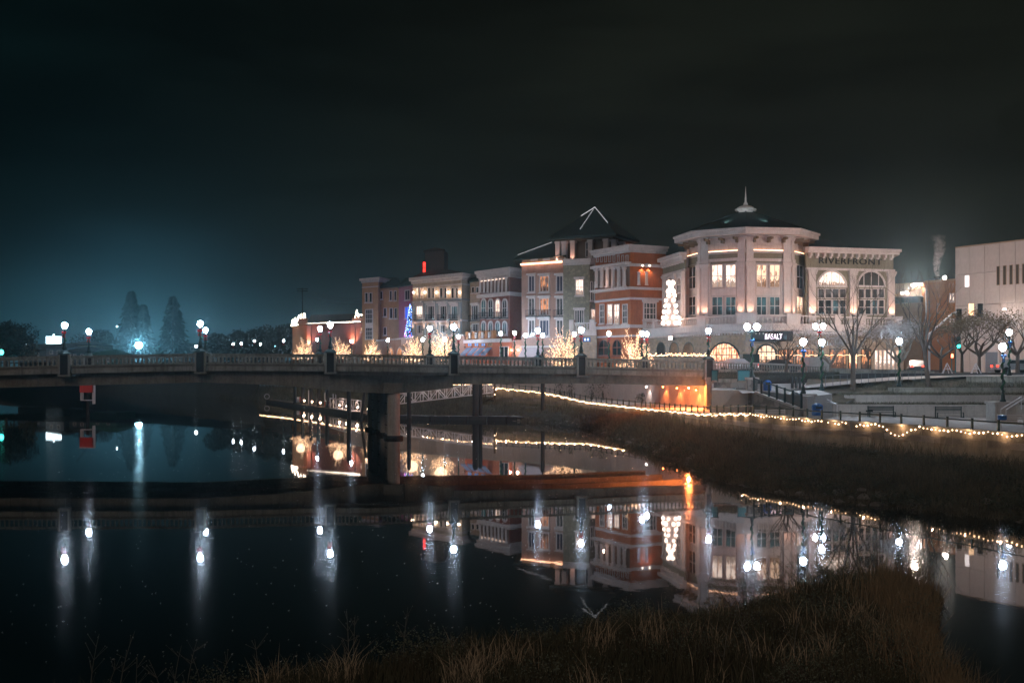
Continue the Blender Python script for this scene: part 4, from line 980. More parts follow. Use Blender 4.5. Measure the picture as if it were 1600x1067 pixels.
gable_hip(HT, 'roof', [XY(664, 214), XY(694, 212), XY(696, 216.5), XY(666, 218)], Z(393, 213), [(*XY(679.5, 215), Z(386.5, 215))], .35, roof_b, .25)
ft = Facade(HT, *tl); rb = Building('neon_sign', 'small vertical red neon sign on the dark roof tower corner', (*XY(662.5, 212.5), Z(427, 212.5)), 'sign'); fr = Facade(rb, XY(660, 212.5), XY(666, 212.5))
fr.put('sign_box', MB().box(-.35, .35, 0, .3, 0, 2.2), mat('sign_backing', (.1, .01, .01)), .35, Z(427, 212.5))
for z0, z1 in ((.15, .95), (1.1, 2.05)): fr.put('neon_panel', MB().box(-.22, .22, -.05, 0, z0, z1), glow_mat('neon_red', (1, .03, .02), 3.2), .35, Z(427, 212.5))
gable_hip(HT, 'lower_roof', [XY(646, 212), XY(722, 203), XY(726, 216), XY(650, 224)], Z(430, 208), [(*XY(668, 213), Z(421, 213)), (*XY(700, 211), Z(421, 211))], 0, roof_b, .1)

# --- tan building with rose side
TL = [XY(566, 240), XY(591, 236.5), XY(592, 239), XY(624, 234)]
TB = Building('tan_building', 'tan apartment block with small square windows and a tall white window bay', (*XY(590, 229), 8)); solid(TB, TL[:2], 16, 7, Z(440, 238), tan_st); solid(TB, [XY(590.5, 239), XY(624, 234)], 14, 7, Z(450, 237), tan_st)
t0, t1 = Facade(TB, TL[0], TL[1]), Facade(TB, XY(590.5, 239), XY(624, 234)); zt = Z(434.5, 238); moulding(TB, [TL[0], TL[1], TL[1] + Vector((2, 6))], [(zt - .9, zt - .5, .3), (zt - .5, zt, .8)], white_t); moulding(TB, TL[:2], [(Z(449, 238), Z(447.5, 238), .12)], white_t, 'string_course')
for a, c in ((570.5, 575.5), (577, 582)): window(t0, a, c, 457, 473, dark_g, False, 1, 1, .14)
window(t0, 571, 583, 483, 506, dark_g, False, 4, 3, .16, sill=False); window(t0, 571, 583, 511, 531, dark_g, False, 4, 3, .16, sill=False); t0.box('bay_panel', white_t, 571, 583, 504.5, 512.5, .1)
for a, c, y0, y1 in ((594, 598.5, 455, 468), (609, 613, 454, 470), (616, 620, 454, 470), (599.5, 604.5, 481, 495), (609, 614, 481, 498), (616.5, 621, 481, 498), (599.5, 604.5, 511, 524)): window(t1, a, c, y0, y1, dark_g, False, 1, 1, .14)
gable_hip(TB, 'roof', [XY(586, 239.5), XY(626, 233), XY(632, 246), XY(590, 252)], Z(450, 237), [(*XY(602, 244), Z(434, 244)), (*XY(622, 240), Z(434, 240))], .4, roof_m, .25)
ML = [XY(623, 226.5), XY(648, 220)]
MBd = Building('rose_building', 'rose stucco building washed with violet light behind the blue tree', (*XY(636, 223), 8)); solid(MBd, ML, 12, 7, Z(447, 224), magenta_st); m0 = Facade(MBd, *ML)
gable_hip(MBd, 'roof', [XY(622, 226), XY(650, 219), XY(654, 232), XY(626, 238)], Z(447, 223), [(*XY(634, 228), Z(434, 228)), (*XY(646, 226), Z(434, 226))], .3, roof_m, .2)
window(m0, 633, 641, 453, 469, mat('violet_glass', (.06, .06, .09), .1), False, 2, 1, .14); window(m0, 633, 641, 479, 498, glow_mat('blue_lit_pane', (.02, .12, .8), .55), False, 2, 1, .14)
MBd.light('SPOT', (*XY(630, 218), 13.6), 1500, (.42, .25, 1), name='violet_flood', size=.3, spot=95, aim=(.25, 1, .25))
MB().box(-1.5, 1.5, -.8, .8, 0, 1.6).obj('planter_wall', pink_st, None, (*XY(640, 214), 11), 0)
bpy.data.objects['planter_wall']['label'] = 'raised planter wall under the blue lit tree'; bpy.data.objects['planter_wall']['category'] = 'planter'
tp = Building('terrace_base', 'pale terrace storey with arches below the tan and beige buildings', (*XY(640, 212), 7.5), 'building'); tl_ = [XY(590, 230), XY(640, 212), XY(726, 193)]; solid(tp, tl_, 3, 7, Z(529, 210), pink_st); moulding(tp, tl_, [(Z(529, 210), Z(526.5, 210), .3)], white_t); tf = Facade(tp, tl_[0], tl_[1])
for a, c in ((606, 616), (620, 630)): window(tf, a, c, 542, 558, orange_g, True, 1, 1, .15)

# --- brick hall with lit eaves
QL = [XY(481, 278), XY(566, 266)]
QB = Building('brick_hall', 'long low brick hall outlined with eave lights and lit pilasters', (*XY(520, 246), 8)); solid(QB, QL, 12, 7, Z(506, 272), brick_r); q0 = Facade(QB, *QL)
c_ = [XY(479, 277), XY(567, 265), XY(574, 278), XY(484, 290)]
gable_hip(QB, 'roof', c_, Z(506, 272), [(*XY(486, 284), Z(492, 284)), (*XY(560, 274), Z(490, 274))], .2, roof_b, .15)
m = MB(); Lq = (q0.b - q0.a).length
for i in range(44): u = Lq * (i + .5) / 44; p = q0.a + q0.d * u + q0.n * .6; m.octa((p.x, p.y, Z(504.5, 272)), .14)
QB.part('eave_lights', m, bulb_ww, kind='stuff')
for px in (484, 552.5):
    u = q0.u(px); q0.put('pilaster', MB().box(-.7, .7, -.3, 0, 0, Z(508, 272) - 8), mat('brick_light', (.34, .17, .13), .9, .2, 3), u, 8); uplight(QB, q0, u, Z(541, 272), .9, 110, (1, .45, .32))
GLf = [XY(457, 288), XY(481, 278)]; gf = Facade(QB, *GLf); solid(QB, GLf, 8, 7, Z(510, 283), orange_st, 'gable_wall')
m = MB()
for (a, b_, n) in (((457, 509), (459, 500), 5), ((460, 507), (463, 497), 6), ((464, 505), (468, 496), 6), ((467, 500), (469, 493), 5), ((471, 501), (473, 491), 6), ((475, 500), (477.5, 490), 7), ((477.5, 490), (480, 503), 7), ((458, 509), (480, 505), 14)):
    for i in range(n):
        t = i / (n - 1); px, py = lerp(a[0], b_[0], t), lerp(a[1], b_[1], t); u = gf.u(px); p = gf.a + gf.d * u + gf.n * .3; m.octa((p.x, p.y, Z(py, p.y)), .14)
QB.part('gable_lights', m, bulb_ww, kind='stuff')
m = MB().prism([XY(466, 282), XY(480, 277), XY(482, 282)], Z(510, 281), Z(498, 281)); QB.part('gable_wall', m, orange_st)
m = MB()
for px, py in [(lerp(555, 557.5, i / 5), lerp(496, 485, i / 5)) for i in range(6)] + [(lerp(557.5, 560, i / 5), lerp(485, 495, i / 5)) for i in range(6)] + [(561 + i * 1.6, 492) for i in range(4)]: p = XY(px, 267); m.octa((p.x, p.y, Z(py, 267)), .14)
QB.part('gable_lights', m, bulb_ww, kind='stuff'); QB.part('gable_wall', MB().prism([XY(550, 268), XY(566, 266), XY(567, 271)], 8, Z(496, 267)), mat('brick_light', (.34, .17, .13)))
window(q0, 564, 566, 512, 519, warm_g, False, 1, 1, .05)

# --- buildings at the right edge
OL = [XY(1446, 164), XY(1515, 158)]
OB = Building('ochre_building', 'orange ochre stucco block with narrow lit windows and a rooftop vent', (*XY(1470, 162), 6.3)); solid(OB, OL, 14, 6, Z(440, 162), orange_st); o0 = Facade(OB, *OL); zt = Z(440, 162)
moulding(OB, OL, [(zt, zt + .25, .12)], tan_st, 'parapet_cap')
for x in (1484, 1488.5): window(o0, x, x + 3, 458, 473, white_g, False, 1, 1, .06, sill=False)
for x in (1484, 1487.3, 1490.6): window(o0, x, x + 2.6, 497, 511, white_g, False, 1, 1, .06, sill=False)
OB.part('roof_vent', MB().lathe([(.45, 0), (.45, .8), (.55, .85), (.55, 1.0)], 10, (*XY(1465, 166), zt)), black)
r = thing('rooftop_lamp', 'bright lamp on the edge of the ochre building roof', 'lamp', (*XY(1476, 163), zt + .25)); MB().ball((0, 0, .35), .28).obj('bulb', glow_mat('flood_glow', (1, .85, .75), 22), r); MB().box(-.04, .04, -.04, .04, -.2, .1).obj('stem', black, r); light('POINT', r, (0, -.6, .5), 1000, (1, .85, .75), name='roof_lamp', size=.2)
NL = [XY(1396, 170), XY(1446, 166)]
NB = Building('tan_block_building', 'tan masonry building with a dark canopy band and two wall floodlights', (*XY(1420, 168), 6.3)); solid(NB, NL, 14, 6, Z(442, 168), tan_b); n0 = Facade(NB, *NL)
n0.box('canopy', black, 1402, 1446, 464, 473.5, 1.2, 0)
for px, py in ((1442, 447), (1420, 460)):
    o = n0.put('floodlight', MB().box(-.5, .5, -1.3, -.9, 0, .35).box(-.05, .05, -.95, 0, .1, .2), glow_mat('flood_glow2', (1, .93, .9), 5), n0.u(px), n0.z(px, py)); light('POINT', o, (0, -1.0, -.35), 130, (1, .8, .68), name='floodlight_lamp', size=.3)
for i in range(7): n0.box('roof_edge_bracket', tan_st, 1403 + i * 6, 1405 + i * 6, 460 - i * 2, 462.5 - i * 2, .8, 0)
KL = [XY(1494, 150), Vector((85, 100))]
KB = Building('concrete_building', 'pale pinkish concrete panel building with a row of slot windows at the right edge', (*XY(1510, 148), 6.3)); kd = (KL[1] - KL[0]).normalized(); kn = Vector((kd.y, -kd.x))
KB.part('wall_core', MB().prism([KL[0] + kn * -.2, KL[1] + kn * -.2, KL[1] + Vector((40, 10)), KL[0] + Vector((44, 34))], 6, Z(388, 150) - .1), concrete_d)
k0 = Facade(KB, *KL); kh = (6.2, 10.9, 15.0, 19.1, Z(388, 150)); i = 0; u = 0
pm = {}
while u < 50:
    w = 2.3
    for j in range(4):
        if j < 2 and u > 6.3: continue
        key = j
        if key not in pm: pm[key] = MB().box(.03, w - .03, -.18, .18, .03, kh[j + 1] - kh[j] - .03).mesh('panel', panel_con)
        place('panel', pm[key], KB.root, k0.loc(u, kh[j]), k0.rz)
    u += w
for x in (1559, 1569, 1579, 1589, 1599, 1610, 1621): window(k0, x, x + 5.2, 416 - (x - 1559) * .1, 446 - (x - 1559) * .06, mat('slot_glass', (.05, .042, .03), .3), False, 1, 1, .05, frame=tan_b, proud=.05, sill=False, name='slot_window', out=.2)
o = window(k0, 1509, 1517, 430, 449, glow_mat('white_window', (1, .9, .9), 1.3), False, 2, 1, .06, frame=white_t, proud=.05, sill=False, out=.2)
KB.part('recess_wall', MB().prism([k0.a + k0.d * 6.4 - k0.n * .12, k0.a + k0.d * 48 - k0.n * .12, k0.a + k0.d * 48 - k0.n * .6, k0.a + k0.d * 6.4 - k0.n * .6], 6.2, 15), white_p)
KB.part('recess_side', MB().prism([k0.a + k0.d * 6.3 + k0.n * .1, k0.a + k0.d * 6.5 + k0.n * .1, k0.a + k0.d * 6.5 - k0.n * 2.2, k0.a + k0.d * 6.3 - k0.n * 2.2], 6.2, 15), white_p)
for t in (8.5, 12, 16):
    p = k0.a + k0.d * t + k0.n * 1.3; KB.light('POINT', (p.x, p.y, 13.9), 90, (1, .85, .76), name='recess_fill', size=.3); KB.part('recess_fill_box', MB().box(p.x - .15, p.x + .15, p.y - .15, p.y + .15, 14.1, 14.25), bulb_ww); q_ = p - k0.n * 1.2; KB.part('fill_bracket', MB().tube([(p.x, p.y, 14.3), (q_.x, q_.y, 14.3)], .04, 5), black)  # added fill lights on invented brackets, there to brighten the recess wall
k0.put('roof_flashing', MB().box(0, 50, -.24, .3, 0, .14), tan_b, 0, kh[4]); k0.put('door', MB().box(-.9, .9, -.25, -.19, 0, 2.6), mat('grey_door', (.12, .13, .15), .6), k0.u(1551), 6.3)
# ------------------------------------------------------------------ glowing trees and Christmas trees
def branch(mb, p, d, L, r, depth, rnd, tips, spread=.55, k=5, up=.12, segs=3, shrink=.72, nmin=2, nmax=3, pts_out=None):
    pts = [p]; rr = [r]; q = p; dd = d.copy()
    for i in range(segs):
        dd = (dd + Vector((rnd.uniform(-1, 1), rnd.uniform(-1, 1), rnd.uniform(-.5, .9))) * .14 + Vector((0, 0, up * .4))).normalized()
        q = q + dd * (L / segs); pts.append(q); rr.append(r * (1 - .42 * (i + 1) / segs))
    mb.tube(pts, rr, k if depth > 1 else 3, False)
    if pts_out is not None: pts_out.append((pts, r))
    if depth <= 0: tips.append(q); return
    for i in range(rnd.randint(nmin, nmax)):
        a = rnd.uniform(0, 2 * PI); ax = Vector((math.cos(a), math.sin(a), rnd.uniform(-.1, .5)))
        nd = (dd + ax * spread * rnd.uniform(.7, 1.3)).normalized()
        t = pts[rnd.choice((-1, -1, -2))]
        branch(mb, t, nd, L * shrink * rnd.uniform(.8, 1.15), rr[-1] * .8, depth - 1, rnd, tips, spread, k, up, segs, shrink, nmin, nmax, pts_out)
def glow_tree(label, x0, x1, top, Y, zb, seed, spikes=9, rnd_top=False):
    x0 -= 6; x1 += 6; top -= 1
    Y = wall_at((x0 + x1) / 2, 1.6).y; zb = terrace_z(Y)
    rnd = random.Random(seed); c = XY((x0 + x1) / 2, Y); H = Z(top, Y) - zb; W = (x1 - x0) / 2 / F * Y
    r = thing('glowing_tree', label, 'lit tree', (c.x, c.y, zb), group='trees wrapped in warm lights')
    mb = MB(); bu = MB(); mb.tube([(0, 0, 0), (0, 0, H * .35)], [.16, .11], 6, False); n = 0
    for i in range(92):
        a = rnd.uniform(0, 2 * PI); t = rnd.random(); e = (1 - t) ** (.8 if not rnd_top else .5)
        rad = W * rnd.random() ** .4; h = H * max(.12, (1 - (rad / W) ** 2.4) ** .8 * rnd.uniform(.45, .95)) + .1
        if rnd.random() < .2: h = min(H, h * 1.3)
        end = Vector((rad * math.cos(a), rad * math.sin(a) * .8, min(H, h))); st = Vector((0, 0, h * rnd.uniform(.05, .5)))
        if rnd_top: end.z = min(H, H * (.35 + .65 * math.sqrt(max(0, 1 - (rad / (W * 1.08)) ** 2))) * rnd.uniform(.3, 1))
        mid = st.lerp(end, .5) + Vector((rnd.uniform(-.3, .3), rnd.uniform(-.3, .3), rnd.uniform(-.4, .2)))
        mb.tube([st, mid, end], [.05, .035, .012], 4, False)
        L = (mid - st).length + (end - mid).length; k = max(3, int(L / .13))
        for j in range(k):
            s = j / k
            if s < .2: continue
            p = st.lerp(mid, s * 2) if s < .5 else mid.lerp(end, s * 2 - 1)
            bu.octa((p.x + rnd.uniform(-.05, .05), p.y + rnd.uniform(-.05, .05), p.z + rnd.uniform(-.04, .04)), rnd.choice((.026, .034, .044)))
            if rnd.random() < .25:
                q = p + Vector((rnd.uniform(-.35, .35), rnd.uniform(-.35, .35), rnd.uniform(-.1, .4)))
                for m in (.4, .7, 1): s2 = p.lerp(q, m); bu.octa(s2, .028)
    mb.obj('trunk_and_branches', bark, r); bu.obj('bulbs', glow_mat('tree_bulb', (1, .58, .32), 4.6), r, kind='stuff')
    light('POINT', r, (0, -W * 1.1, H * .5), 80, (1, .62, .40), name='tree_glow', size=1.0)
    return r
for a in (('tall thin glowing tree at the left corner of the brick hall', 459, 489, 528, 268, 8.4, 1), ('spiky glowing tree in front of the brick hall', 514, 550, 527, 250, 8.3, 2), ('small pointed glowing tree below the tan building', 568, 595, 530, 238, 8.2, 3),
          ('broad glowing tree left of the hotel with several peaks', 629, 663, 525, 222, 8.1, 4), ('glowing tree left of the stone tower base', 852, 908, 512, 169, 6.9, 6), ('glowing tree at the foot of the rust red building', 966, 1020, 513, 143, 6.4, 7)): glow_tree(*a)
glow_tree('round topped glowing tree in front of the beige hotel', 672, 709, 515, 212, 8.0, 5, rnd_top=True)
def xmas():
    Y = 214; zb = Z(527, Y); H = Z(476, Y) - zb; c = XY(641, Y); rnd = random.Random(3)
    r = thing('blue_christmas_tree', 'tall slim Christmas tree covered in blue and white lights by the rose building', 'Christmas tree', (c.x, c.y, zb))
    MB().lathe([(.95, .2), (.75, H * .3), (.45, H * .65), (.02, H)], 10).obj('cone', mat('xmas_green', (.01, .03, .05), .9), r)
    for nm, m, n, rr in (('blue_bulbs', glow_mat('xmas_blue', (.12, .3, 1), 6), 240, .065), ('white_bulbs', glow_mat('xmas_white', (.75, .8, 1), 5), 120, .06), ('red_bulbs', glow_mat('xmas_red', (1, .08, .25), 4), 60, .08)):
        b = MB()
        for i in range(n):
            t = rnd.random() ** 1.3; a = rnd.uniform(0, 2 * PI); R_ = 1.05 * (1 - t) + .05
            if nm == 'red_bulbs': t *= .55
            b.octa((R_ * math.cos(a), R_ * math.sin(a), H * t + .1), rr)
        b.obj(nm, m, r, kind='stuff')
    light('POINT', r, (0, -1.4, H * .4), 60, (.3, .35, 1), name='tree_glow', size=.8)
    Y = 149.5; zb = 12.3; H = Z(440, Y) - zb; c = XY(1048, Y)
    r = thing('white_ball_tree', 'brilliant white tiered ball tree on the podium roof', 'Christmas tree', (c.x, c.y, zb)); b = MB(); W = 29 / F * Y / 2
    for t, w in ((.97, .34), (.86, .3), (.78, .42), (.69, .55), (.58, .66), (.46, .8), (.33, .95), (.2, 1.1), (.08, 1.2)):
        n = max(1, int(w * 6))
        for i in range(n): a = 2 * PI * i / n + t * 9; b.ball((w * W * .75 * math.cos(a) if n > 1 else 0, w * W * .75 * math.sin(a) if n > 2 else 0, H * t), .27 if n > 2 else .36, 7, 5)
    b.obj('light_balls', glow_mat('white_balls', (1, .74, .60), 5, True), r, kind='stuff')
    MB().lathe([(W * .8, 0), (W * .55, H * .4), (.1, H * .9)], 10).obj('frame', white_t, r)
xmas()
# terrace railing lights before the stone arcade
def terr():
    r = thing('arcade_light_string', 'row of warm bulbs along the terrace before the stone arcade', 'string lights', (*XY(1060, 138), 7)); rnd = random.Random(2); b = MB(); k = MB(); prev = None
    for i in range(120):
        px = 1012 + i * .86; Y = 140 - i * .02; p = XY(px, Y); z = Z(556.5 - (4 * rnd.random() ** 3) - 1.5 * math.sin(i * .35) ** 2, Y); b.octa((p.x - r.location.x, p.y - r.location.y, z - 7), .06)
    for i in range(100): px = 1186 + i * 1.75; p = XY(px, 139); b.octa((p.x - r.location.x, p.y - r.location.y, Z(556 - 1.5 * abs(math.sin(i * .5)), 139) - 7), .045)
    b.obj('bulbs', glow_mat('tree_bulb', (1, .58, .32), 4.6), r, kind='stuff')
terr()
# ------------------------------------------------------------------ park: tiers, plaza, stair
def tier(name, label, pts, z0, z1, back, m, top=None, cap=True):
    b = Building(name, label, (*pts[0], z0), 'wall'); L = [Vector(p) for p in pts]
    n = 0
    for a, c in zip(L, L[1:]):
        k = max(1, round((c - a).length / 2.4)); d = (c - a).normalized(); nn = Vector((d.y, -d.x))
        for i in range(k):
            p, q = a.lerp(c, i / k) + d * .012, a.lerp(c, (i + 1) / k) - d * .012
            b.part('wall_block', MB().prism([p, q, q - nn * .4, p - nn * .4], z0 - .3, z1 - .08), m)
            if cap: b.part('cap', MB().prism([p + nn * .06, q + nn * .06, q - nn * .45, p - nn * .45], z1 - .078, z1), m)
    return b
T1 = [XY(1262, 101.5), XY(1330, 100), XY(1553, 98), (75, 98)]; T2 = [XY(1320, 104.5), XY(1450, 103.5), XY(1560, 103), (75, 103)]; T3 = [XY(1388, 109), XY(1450, 108.3), XY(1600, 107), (75, 107)]; T4 = [XY(1510, 114), XY(1600, 112.5), (75, 112)]
tier('seat_wall', 'lowest long pale seat wall of the river steps with dark benches before it', T1, 2.6, 3.62, 3, pale_con); tier('planter_wall_low', 'middle planter wall with small dark square vents above the seat wall', T2, 3.5, 4.35, 3, pale_con); tier('planter_wall_high', 'weathered upper planter wall along the mulch lawn', T3, 4.3, 4.95, 3, concrete); tier('park_wall_top', 'short concrete wall at the top of the lawn by the right edge', T4, 5.3, 6.0, 3, concrete)
V = lambda p, z: (p[0], p[1], z)
def tread(name, A, B, za, zb, m):
    sheet(name, [[V(p, za) for p in A], [V(tuple(Vector(a).lerp(Vector(b), .5)), (za + zb) / 2 + .03) for a, b in zip(A, B)], [V(p, zb) for p in B]], m, .05, 8, kind='structure')
e3 = lambda L: [tuple(Vector(p) + Vector((0, .35))) for p in L]
tread('planting_bed', e3(T1), [XY(1318, 104.6), XY(1400, 104), XY(1560, 103), (75, 103)], 3.5, 3.56, mulch)
tread('planting_bed', e3(T2), [XY(1320, 108), XY(1450, 108.3), XY(1600, 107), (75, 107)], 4.25, 4.4, mulch)
up_l = [XY(1262, 112), XY(1390, 116), XY(1510, 116), (75, 112.6)]
tread('lawn', [XY(1255, 103), XY(1388, 109.3), XY(1600, 107.3), (75, 107.3)], up_l, 4.5, 5.75, mulch)
sheet('lawn', [[V(XY(1300, 101), 3.3), V(XY(1340, 104.6), 4.1), V(XY(1400, 109), 4.6)], [V(XY(1262, 106), 4.75), V(XY(1330, 109), 4.9), V(XY(1388, 111), 5.0)]], mulch, .05, 6, kind='structure')
sheet('park_path', [[V(XY(1160, 95), 4.7), V(XY(1262, 104), 5.02), V(XY(1390, 112), 5.62), V(XY(1512, 115.4), 6.0), V((75, 113), 6.02)], [V(XY(1140, 110), 5.25), V(XY(1262, 111), 5.36), V(XY(1390, 116), 5.9), V(XY(1512, 118.5), 6.2), V((75, 118), 6.29)]], paving, 0, 6, kind='structure')
MB().prism([XY(1112, 99.5), XY(1180, 98.5), XY(1262, 90.5), XY(1300, 97), XY(1262, 112), XY(1112, 115)], 2.2, [4.9, 4.9, 4.55, 4.6, 5.0, 5.3]).obj('plaza_floor', paving, kind='structure')
# ramp wall and stair pedestal
def park_bits():
    rw = Building('ramp_wall', 'sloping grey wall of the ramp with dark green railing above', (*XY(1175, 97.5), 2.6), 'wall'); a, c = XY(1178, 97.5), XY(1252, 91)
    d = (c - a).normalized(); n = Vector((d.y, -d.x)); za, zb = Z(611, 97.5), Z(638, 91)
    rw.part('wall_face', MB().prism([a, c, c - n * .3, a - n * .3], 2.3, [za - .15, zb - .15, zb - .15, za - .15]), wallstone); rw.part('cap', MB().prism([a + n * .1, c + n * .1, c - n * .4, a - n * .4], [za - .147, zb - .147, zb - .147, za - .147], [za, zb, zb, za]), pale_con)
    r = Building('ramp_railing', 'dark green railing sloping down above the ramp wall', (*a, za), 'railing')
    r.part('handrail', MB().tube([(a.x, a.y, za + 1.1), (c.x, c.y, zb + 1.1)], .05, 6), iron); r.part('bottom_rail', MB().tube([(a.x, a.y, za + .12), (c.x, c.y, zb + .12)], .03, 5), iron)
    for i in range(7): p = a.lerp(c, i / 6); z = lerp(za, zb, i / 6); r.part('railing_post', MB().box(p.x - .08, p.x + .08, p.y - .08, p.y + .08, z, z + 1.2), iron)
    for i in range(60): p = a.lerp(c, i / 60); z = lerp(za, zb, i / 60); r.part('baluster', MB().box(p.x - .012, p.x + .012, p.y - .012, p.y + .012, z + .1, z + 1.1), iron)
    for px, Y, w, z1, lab in ((1255, 93, .8, 4.72, 'square concrete pedestal carrying the lamp at the foot of the ramp'), (1175, 99, .42, 6.0, 'tall brown concrete column carrying the twin headed stair lamp'), (1565, 88.4, .85, 4.2, 'concrete pedestal under the thickly garlanded lamp')):
        p = XY(px, Y); b = thing('lamp_pedestal', lab, 'pedestal', (p.x, p.y, 2.5)); MB().box(-w, w, -w, w, 0, z1 - 2.7).obj('shaft', pale_con if w > .5 else wallstone, b); MB().box(-w - .1, w + .1, -w - .1, w + .1, z1 - 2.698, z1 - 2.5).obj('cap', pale_con, b)
    st = Building('stair_landing', 'brown concrete stair landing with slanted stringer beside the bridge end', (*XY(1155, 100), 2.5), 'stairs')
    p, q = XY(1150, 100), XY(1174, 99); st.part('landing_beam', MB().prism([p, q, q + Vector((0, 2)), p + Vector((0, 2))], Z(612, 100), Z(606, 100)), wallstone)
    k = XY(1135, 101); zb_, zt_ = Z(636, 101), Z(609, 100)
    st.part('stringer', MB().prism([k, p, p + Vector((0, .3)), k + Vector((0, .3))], [zb_ - .3, zt_ - .35, zt_ - .35, zb_ - .3], [zb_, zt_, zt_, zb_]), wallstone)
    for i in range(10):
        t = i / 10; s = k.lerp(p, t); z = lerp(zb_, zt_, t); st.part('step', MB().box(s.x, s.x + .3, s.y + .3, s.y + 2, z - .1, z), pale_con)
    bw = Building('block_wall', 'grey block wall behind the stair with dark joints', (*XY(1112, 104), 2.5), 'wall'); a, c = XY(1110, 104), XY(1178, 101); d = (c - a).normalized(); n = Vector((d.y, -d.x)); L = (c - a).length
    for row in range(6):
        for i in range(7):
            s0, s1 = L * (i + (row % 2) * .5) / 7, min(L, L * (i + 1 + (row % 2) * .5) / 7)
            if s1 - s0 < .1: continue
            p, q = a + d * (s0 + .02), a + d * (s1 - .02); bw.part('block', MB().prism([p, q, q - n * .5, p - n * .5], 2.5 + row * .5 + .02, 3.0 + row * .5), wallstone)
    for px0, px1, lab in ((1112, 1122, 'short teal glass balustrade beside the bridge end'), (1153, 1172, 'teal glass balustrade left of the twin headed stair lamp')):
        b = Building('glass_balustrade', lab, (*XY(px0, 103), 5.0), 'railing', 'teal balustrades'); g = Facade(b, XY(px0, 103), XY(px1, 102.6)); L = (g.b - g.a).length
        g.put('glass_panel', MB().box(0, L, -.02, .02, 0, .85), teal_p, 0, Z(594, 103)); g.put('top_rail', MB().box(-.05, L + .05, -.05, .05, .85, .93), iron, 0, Z(594, 103))
        for u in (0, L): g.put('railing_post', MB().box(-.04, .04, -.06, -.021, -.1, .9), iron, u, Z(594, 103))
    # street balustrade right of the bridge
    sb = Building('street_balustrade', 'concrete baluster railing continuing along the street right of the bridge', (*NEAR[6], 6.3), 'railing'); a = NEAR[6] + Vector((.6, .1)); c = XY(1292, 117.5)
    d = (c - a).normalized(); n = Vector((d.y, -d.x)); bm = baluster_mesh(concrete, .7, .12); m = 44
    sb.part('coping', MB().prism([a + n * .2, c + n * .2, c - n * .2, a - n * .2], [7.4, 6.95, 6.95, 7.4], [7.54, 7.1, 7.1, 7.54]), pale_con); sb.part('base', MB().prism([a + n * .2, c + n * .2, c - n * .2, a - n * .2], 5.3, [6.69, 6.25, 6.25, 6.69]), concrete)
    for i in range(m): p = a.lerp(c, (i + .5) / m); place('baluster', bm, sb.root, (p.x - sb.b[0], p.y - sb.b[1], lerp(7.39, 6.94, (i + .5) / m) - .7 - 6.3))
    # hedges
    for px0, px1, Y, y0, y1, lab in ((1118, 1152, 104.5, 580, 592, 'short clipped hedge between the teal balustrades'), (1178, 1262, 112, 581, 594, 'long clipped hedge below the street railing'), (1262, 1312, 114, 580, 592, 'clipped hedge with pale top behind the garlanded lamp')):
        rnd = random.Random(px0); p, q = XY(px0, Y), XY(px1, Y); z0, z1 = Z(y1, Y), Z(y0, Y); h = thing('hedge', lab, 'hedge', (p.x, p.y, z0), group='hedges below the street'); m_ = MB(); L = q.x - p.x
        for i in range(int(L * 260)):
            x, y, z = rnd.uniform(0, L), rnd.uniform(-.1, 1.0), rnd.uniform(0, z1 - z0); s = .07; a1, b1 = rnd.uniform(-s, s), rnd.uniform(-s, s)
            m_.add([(x, y, z), (x + s, y + a1, z + b1), (x + b1, y - s * .5, z + s)], [(0, 1, 2)])
        m_.obj('leaves', mat('hedge_leaf', (.11, .10, .065), .8, .4, 6), h, kind='stuff'); MB().box(0, L, .05, .95, 0, z1 - z0 - .08).obj('hedge_body', mat('hedge_body', (.03, .03, .02), 1), h)
    # bollards, bins, benches
    for i, px in enumerate((1238, 1244, 1250)):
        b = thing('bollard', ('leftmost', 'middle', 'rightmost')[i] + ' of the three dark bollards left of the garlanded pedestal lamp', 'bollard', (*XY(px, 103), 4.95), group='dark bollards in the plaza'); MB().lathe([(.14, 0), (.14, .9), (.1, 1.02), (.03, 1.06)], 10).obj('post', black, b)
    def bin_(px, Y, y1, y0, lab, w):
        z0, z1 = Z(y1, Y), Z(y0, Y); h = z1 - z0; b = thing('blue_bin', lab, 'bin', (*XY(px, Y), z0)); MB().lathe([(w * .85, 0), (w, h * .1), (w, h * .8), (w * .9, h * .88), (w * .4, h), (.02, h)], 12).obj('body', bluem, b); MB().box(-w * .5, w * .5, -w - .03, -w * .6, h * .6, h * .72).obj('slot', black, b)
    bin_(1277, 89, 649, 630, 'round blue bin with domed lid at the foot of the ramp', .44); bin_(1199, 98.5, 611, 594, 'blue bin behind the ramp railing', .36); bin_(1566, 78, 656, 648, 'small blue bin behind the parapet at the right', .3)
    def bench(px, Y, zb, L, lab, m=iron):
        b = thing('bench', lab, 'bench', (*XY(px, Y), zb), group='benches on the promenade')
        for i in range(4): MB().box(-L / 2, L / 2, -.22 + i * .13, -.12 + i * .13, .42, .46).obj('seat_slat', m, b)
        for i in range(3): MB().box(-L / 2, L / 2, .32, .35, .56 + i * .13, .65 + i * .13).obj('back_slat', m, b)
        for sx in (-1, 1): MB().box(sx * L / 2 - .05, sx * L / 2 + .05, -.25, .36, 0, .06).box(sx * L / 2 - .04, sx * L / 2 + .04, -.2, -.12, .06, .42).box(sx * L / 2 - .04, sx * L / 2 + .04, .3, .36, .06, .95).obj('leg', m, b)
    bench(1378, 98.2, 2.6, 2.2, 'long dark bench against the lowest seat wall, left'); bench(1484, 96.7, 2.6, 2.2, 'long dark bench against the lowest seat wall, right'); bench(1204, 90, 2.6, 2.4, 'white slatted bench below the ramp wall', alum); bench(1582, 80, 2.6, 1.8, 'pale bench at the right end of the promenade', alum)
